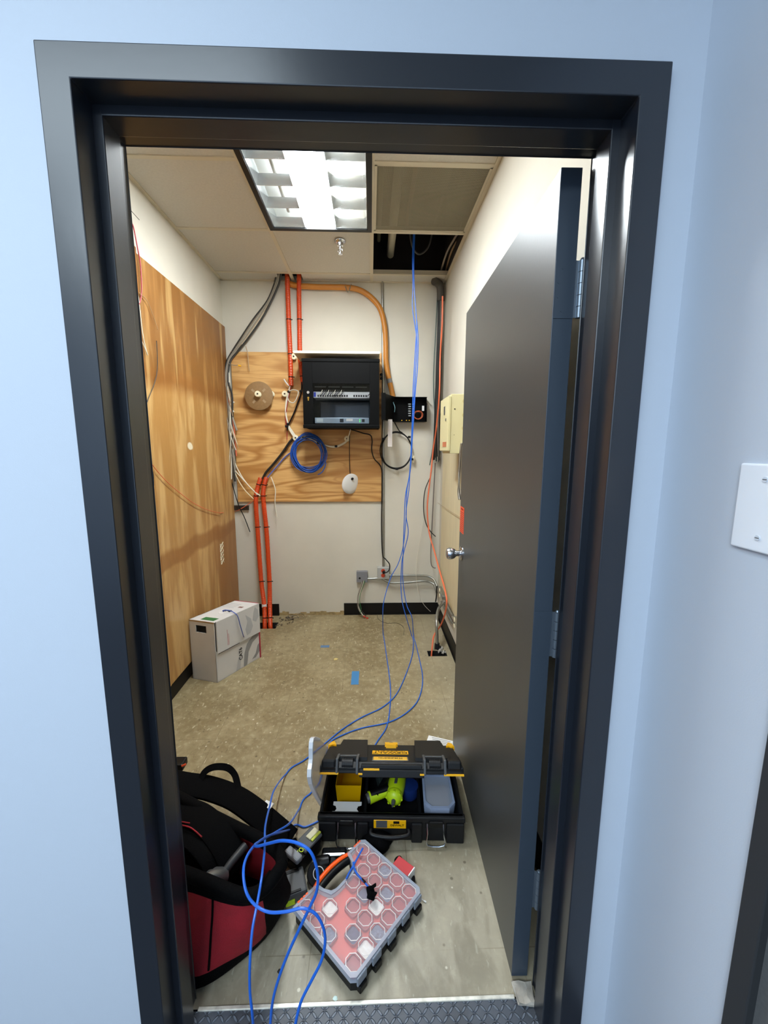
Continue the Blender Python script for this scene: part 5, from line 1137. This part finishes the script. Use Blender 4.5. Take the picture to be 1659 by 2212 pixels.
b=bm_(); tube(b,[onZ(535,1948,.245),onZ(552,1930,.24),onZ(575,1905,.235),onZ(590,1886,.235)],0,flat=(.030,.006)); obj('end_webbing',b,m_blackfab,bag,world=True)
# inner flap and folds
b=bm_(); tube(b,[onZ(388,1745,.26),onZ(430,1762,.27),(onZ(470,1800,.26)),onZ(500,1850,.22),onZ(508,1880,.18)],0,flat=(.085,.012)); tube(b,[onZ(385,1790,.25),onZ(425,1815,.26),onZ(455,1850,.24),onZ(470,1890,.20)],0,flat=(.07,.012)); obj('folded_flap',b,m_blackfab,bag,world=True,smooth=True)
b=bm_(); tube(b,[onZ(388,1782,.275),onZ(412,1788,.28),onZ(436,1808,.275)],.0022,6); tube(b,[onZ(385,1774,.28),onZ(410,1778,.285)],.0018,6); obj('red_piping',b,m_redfab,bag,world=True)
b=bm_(); box(b,(-.38,.30,.03),(.08,.50,.145),.03,3); obj('inner_divider',b,m_blackfab,bag,world=True)
# shoulder strap
b=bm_(); tube(b,[onZ(366,1688,.20),onZ(400,1694,.19),onZ(450,1702,.17),onZ(505,1722,.14),onZ(550,1752,.11),onZ(590,1785,.07),onZ(628,1818,.03)],0,flat=(.104,.014)); ss=obj('shoulder_strap',b,m_blackfab,bag,world=True,smooth=True)
b=bm_(); tube(b,[onZ(432,1690,.18),onZ(442,1668,.20),onZ(462,1657,.21),onZ(490,1658,.20),onZ(506,1672,.17),onZ(513,1695,.15),onZ(515,1712,.14)],0,flat=(.026,.003)); obj('webbing_loop',b,m_blackfab,bag,world=True)
b=bm_(); tube(b,[onZ(628,1815,.03),onZ(632,1835,.03),onZ(622,1852,.03),onZ(600,1850,.08)],0,flat=(.04,.006)); obj('strap_end',b,m_blackfab,bag,world=True)
b=bm_(); q=onZ(579,1738,.10); obox(b,q,Vector((.035,-.018,0)),Vector((.012,.024,0)),Vector((0,0,.002))); obj('care_tag',b,m_paper,bag,world=True)
b=bm_(); q=onZ(387,1650,.18); obox(b,q,Vector((.05,0,0)),Vector((0,.05,0)),Vector((0,0,.03)),.006); obj('strap_buckle',b,m_black,bag,world=True)
b=bm_(); tube(b,[onZ(392,1655,.2),onZ(402,1651,.2)],.004,6); obj('orange_zip_pull',b,m_orange,bag,world=True)
# drill chuck in the bag
q=onZ(466,1897,.215); dc=thing('drill','metal chuck of a dark drill sticking up in the open tool bag','drill',q)
d_=Vector((-.35,-.55,.55)).normalized()
b=bm_(); lathe(b,[(.0,-.03),(.024,-.028),(.026,.0),(.022,.012),(.022,.026),(.015,.040),(.008,.042),(0,.042)],q,d_,n=24); obj('chuck',b,mat('dull_metal','#8d8f90',.3,metal=.8),dc,world=True,smooth=True)
b=bm_(); tube(b,[q-d_*.02,q+Vector((.03,.045,-.0)),q+Vector((.06,.09,.01))],.012,12); obj('drill_handle',b,mat('dark_tool_grey','#2c2d2f',.5),dc,world=True,smooth=True)

# ---------------------------------------------------------------- long blue cables
YH=2.25; fz=.005
def hang(l): return [onY(u,v,YH) for u,v in l]
def fl(l,z=fz): return [onZ(u,v,z) for u,v in l]
c1=hang([(893,505),(891,560),(892,620),(891,665),(899,720),(900,760),(896,830),(892,920),(887,1010),(879,1060),(877,1120),(871,1180),(860,1218),(844,1248)])+[onY(830,1295,2.2),onY(827,1325,2.2)]+fl([(828,1372),(834,1410),(843,1480),(842,1530),(835,1570),(816,1600)])+fl([(790,1640),(745,1700),(700,1760),(690,1772),(660,1786),(630,1792)])+[dep(605,1798,1.28),dep(575,1808,1.15),dep(545,1832,1.03),dep(527,1870,.96),dep(530,1920,.93),dep(548,1952,.92),dep(580,1970,.91),dep(620,1969,.90),dep(655,1962,.90),dep(685,1978,.90),dep(702,2020,.90),dep(696,2070,.90),dep(672,2120,.90),dep(650,2165,.90),dep(636,2225,.90),dep(630,2290,.93)]
cable('blue_network_cable',c1,.0032,m_blue,'rightmost of the blue cables where they leave over the threshold','network cable',n=8,k=7,zmin=.0045)
c2=hang([(896,505),(894,560),(895,620),(899,680),(903,730),(902,790),(897,850),(892,930),(886,1010),(883,1060),(877,1110),(882,1150),(873,1190),(868,1215),(866,1260)])+[onY(869,1300,2.22),onY(878,1335,2.2)]+fl([(890,1375),(893,1392),(888,1425),(862,1490),(830,1525),(780,1550),(740,1575),(703,1605),(660,1640),(618,1672)])+[dep(593,1705,1.60),dep(583,1740,1.45),dep(573,1785,1.28),dep(572,1830,1.15),dep(566,1890,1.05),dep(556,1950,1.0),dep(545,2010,.97),dep(540,2080,.95),dep(540,2140,.95),dep(545,2190,.95),dep(549,2240,.97)]
cable('blue_network_cable',c2,.0032,m_blue,'leftmost of the blue cables where they leave over the threshold','network cable',n=8,k=7,zmin=.0045)
c3=hang([(895,505),(893,580),(896,640),(900,700),(897,760),(893,830),(890,920),(885,1020),(876,1070),(873,1130),(871,1190),(870,1250)])+[onY(878,1305,2.22),onY(890,1335,2.18)]+fl([(894,1378),(905,1420),(913,1465),(905,1508),(880,1538),(840,1560),(780,1573),(735,1590),(712,1606),(700,1650),(690,1690),(672,1712),(648,1745)])+[dep(628,1776,1.36),dep(600,1795,1.26),dep(570,1812,1.15),dep(551,1824,1.06),dep(556,1828,1.0),dep(580,1822,.95),dep(610,1816,.91),dep(645,1822,.89),dep(672,1842,.88),dep(686,1885,.88),dep(684,1925,.89),dep(668,1962,.90),dep(645,2010,.91),dep(620,2065,.92),dep(600,2120,.93),dep(588,2170,.94),dep(583,2230,.96)]
cable('blue_network_cable',c3,.0032,m_blue,'middle of the blue cables where they leave over the threshold','network cable',n=8,k=7,zmin=.0045)
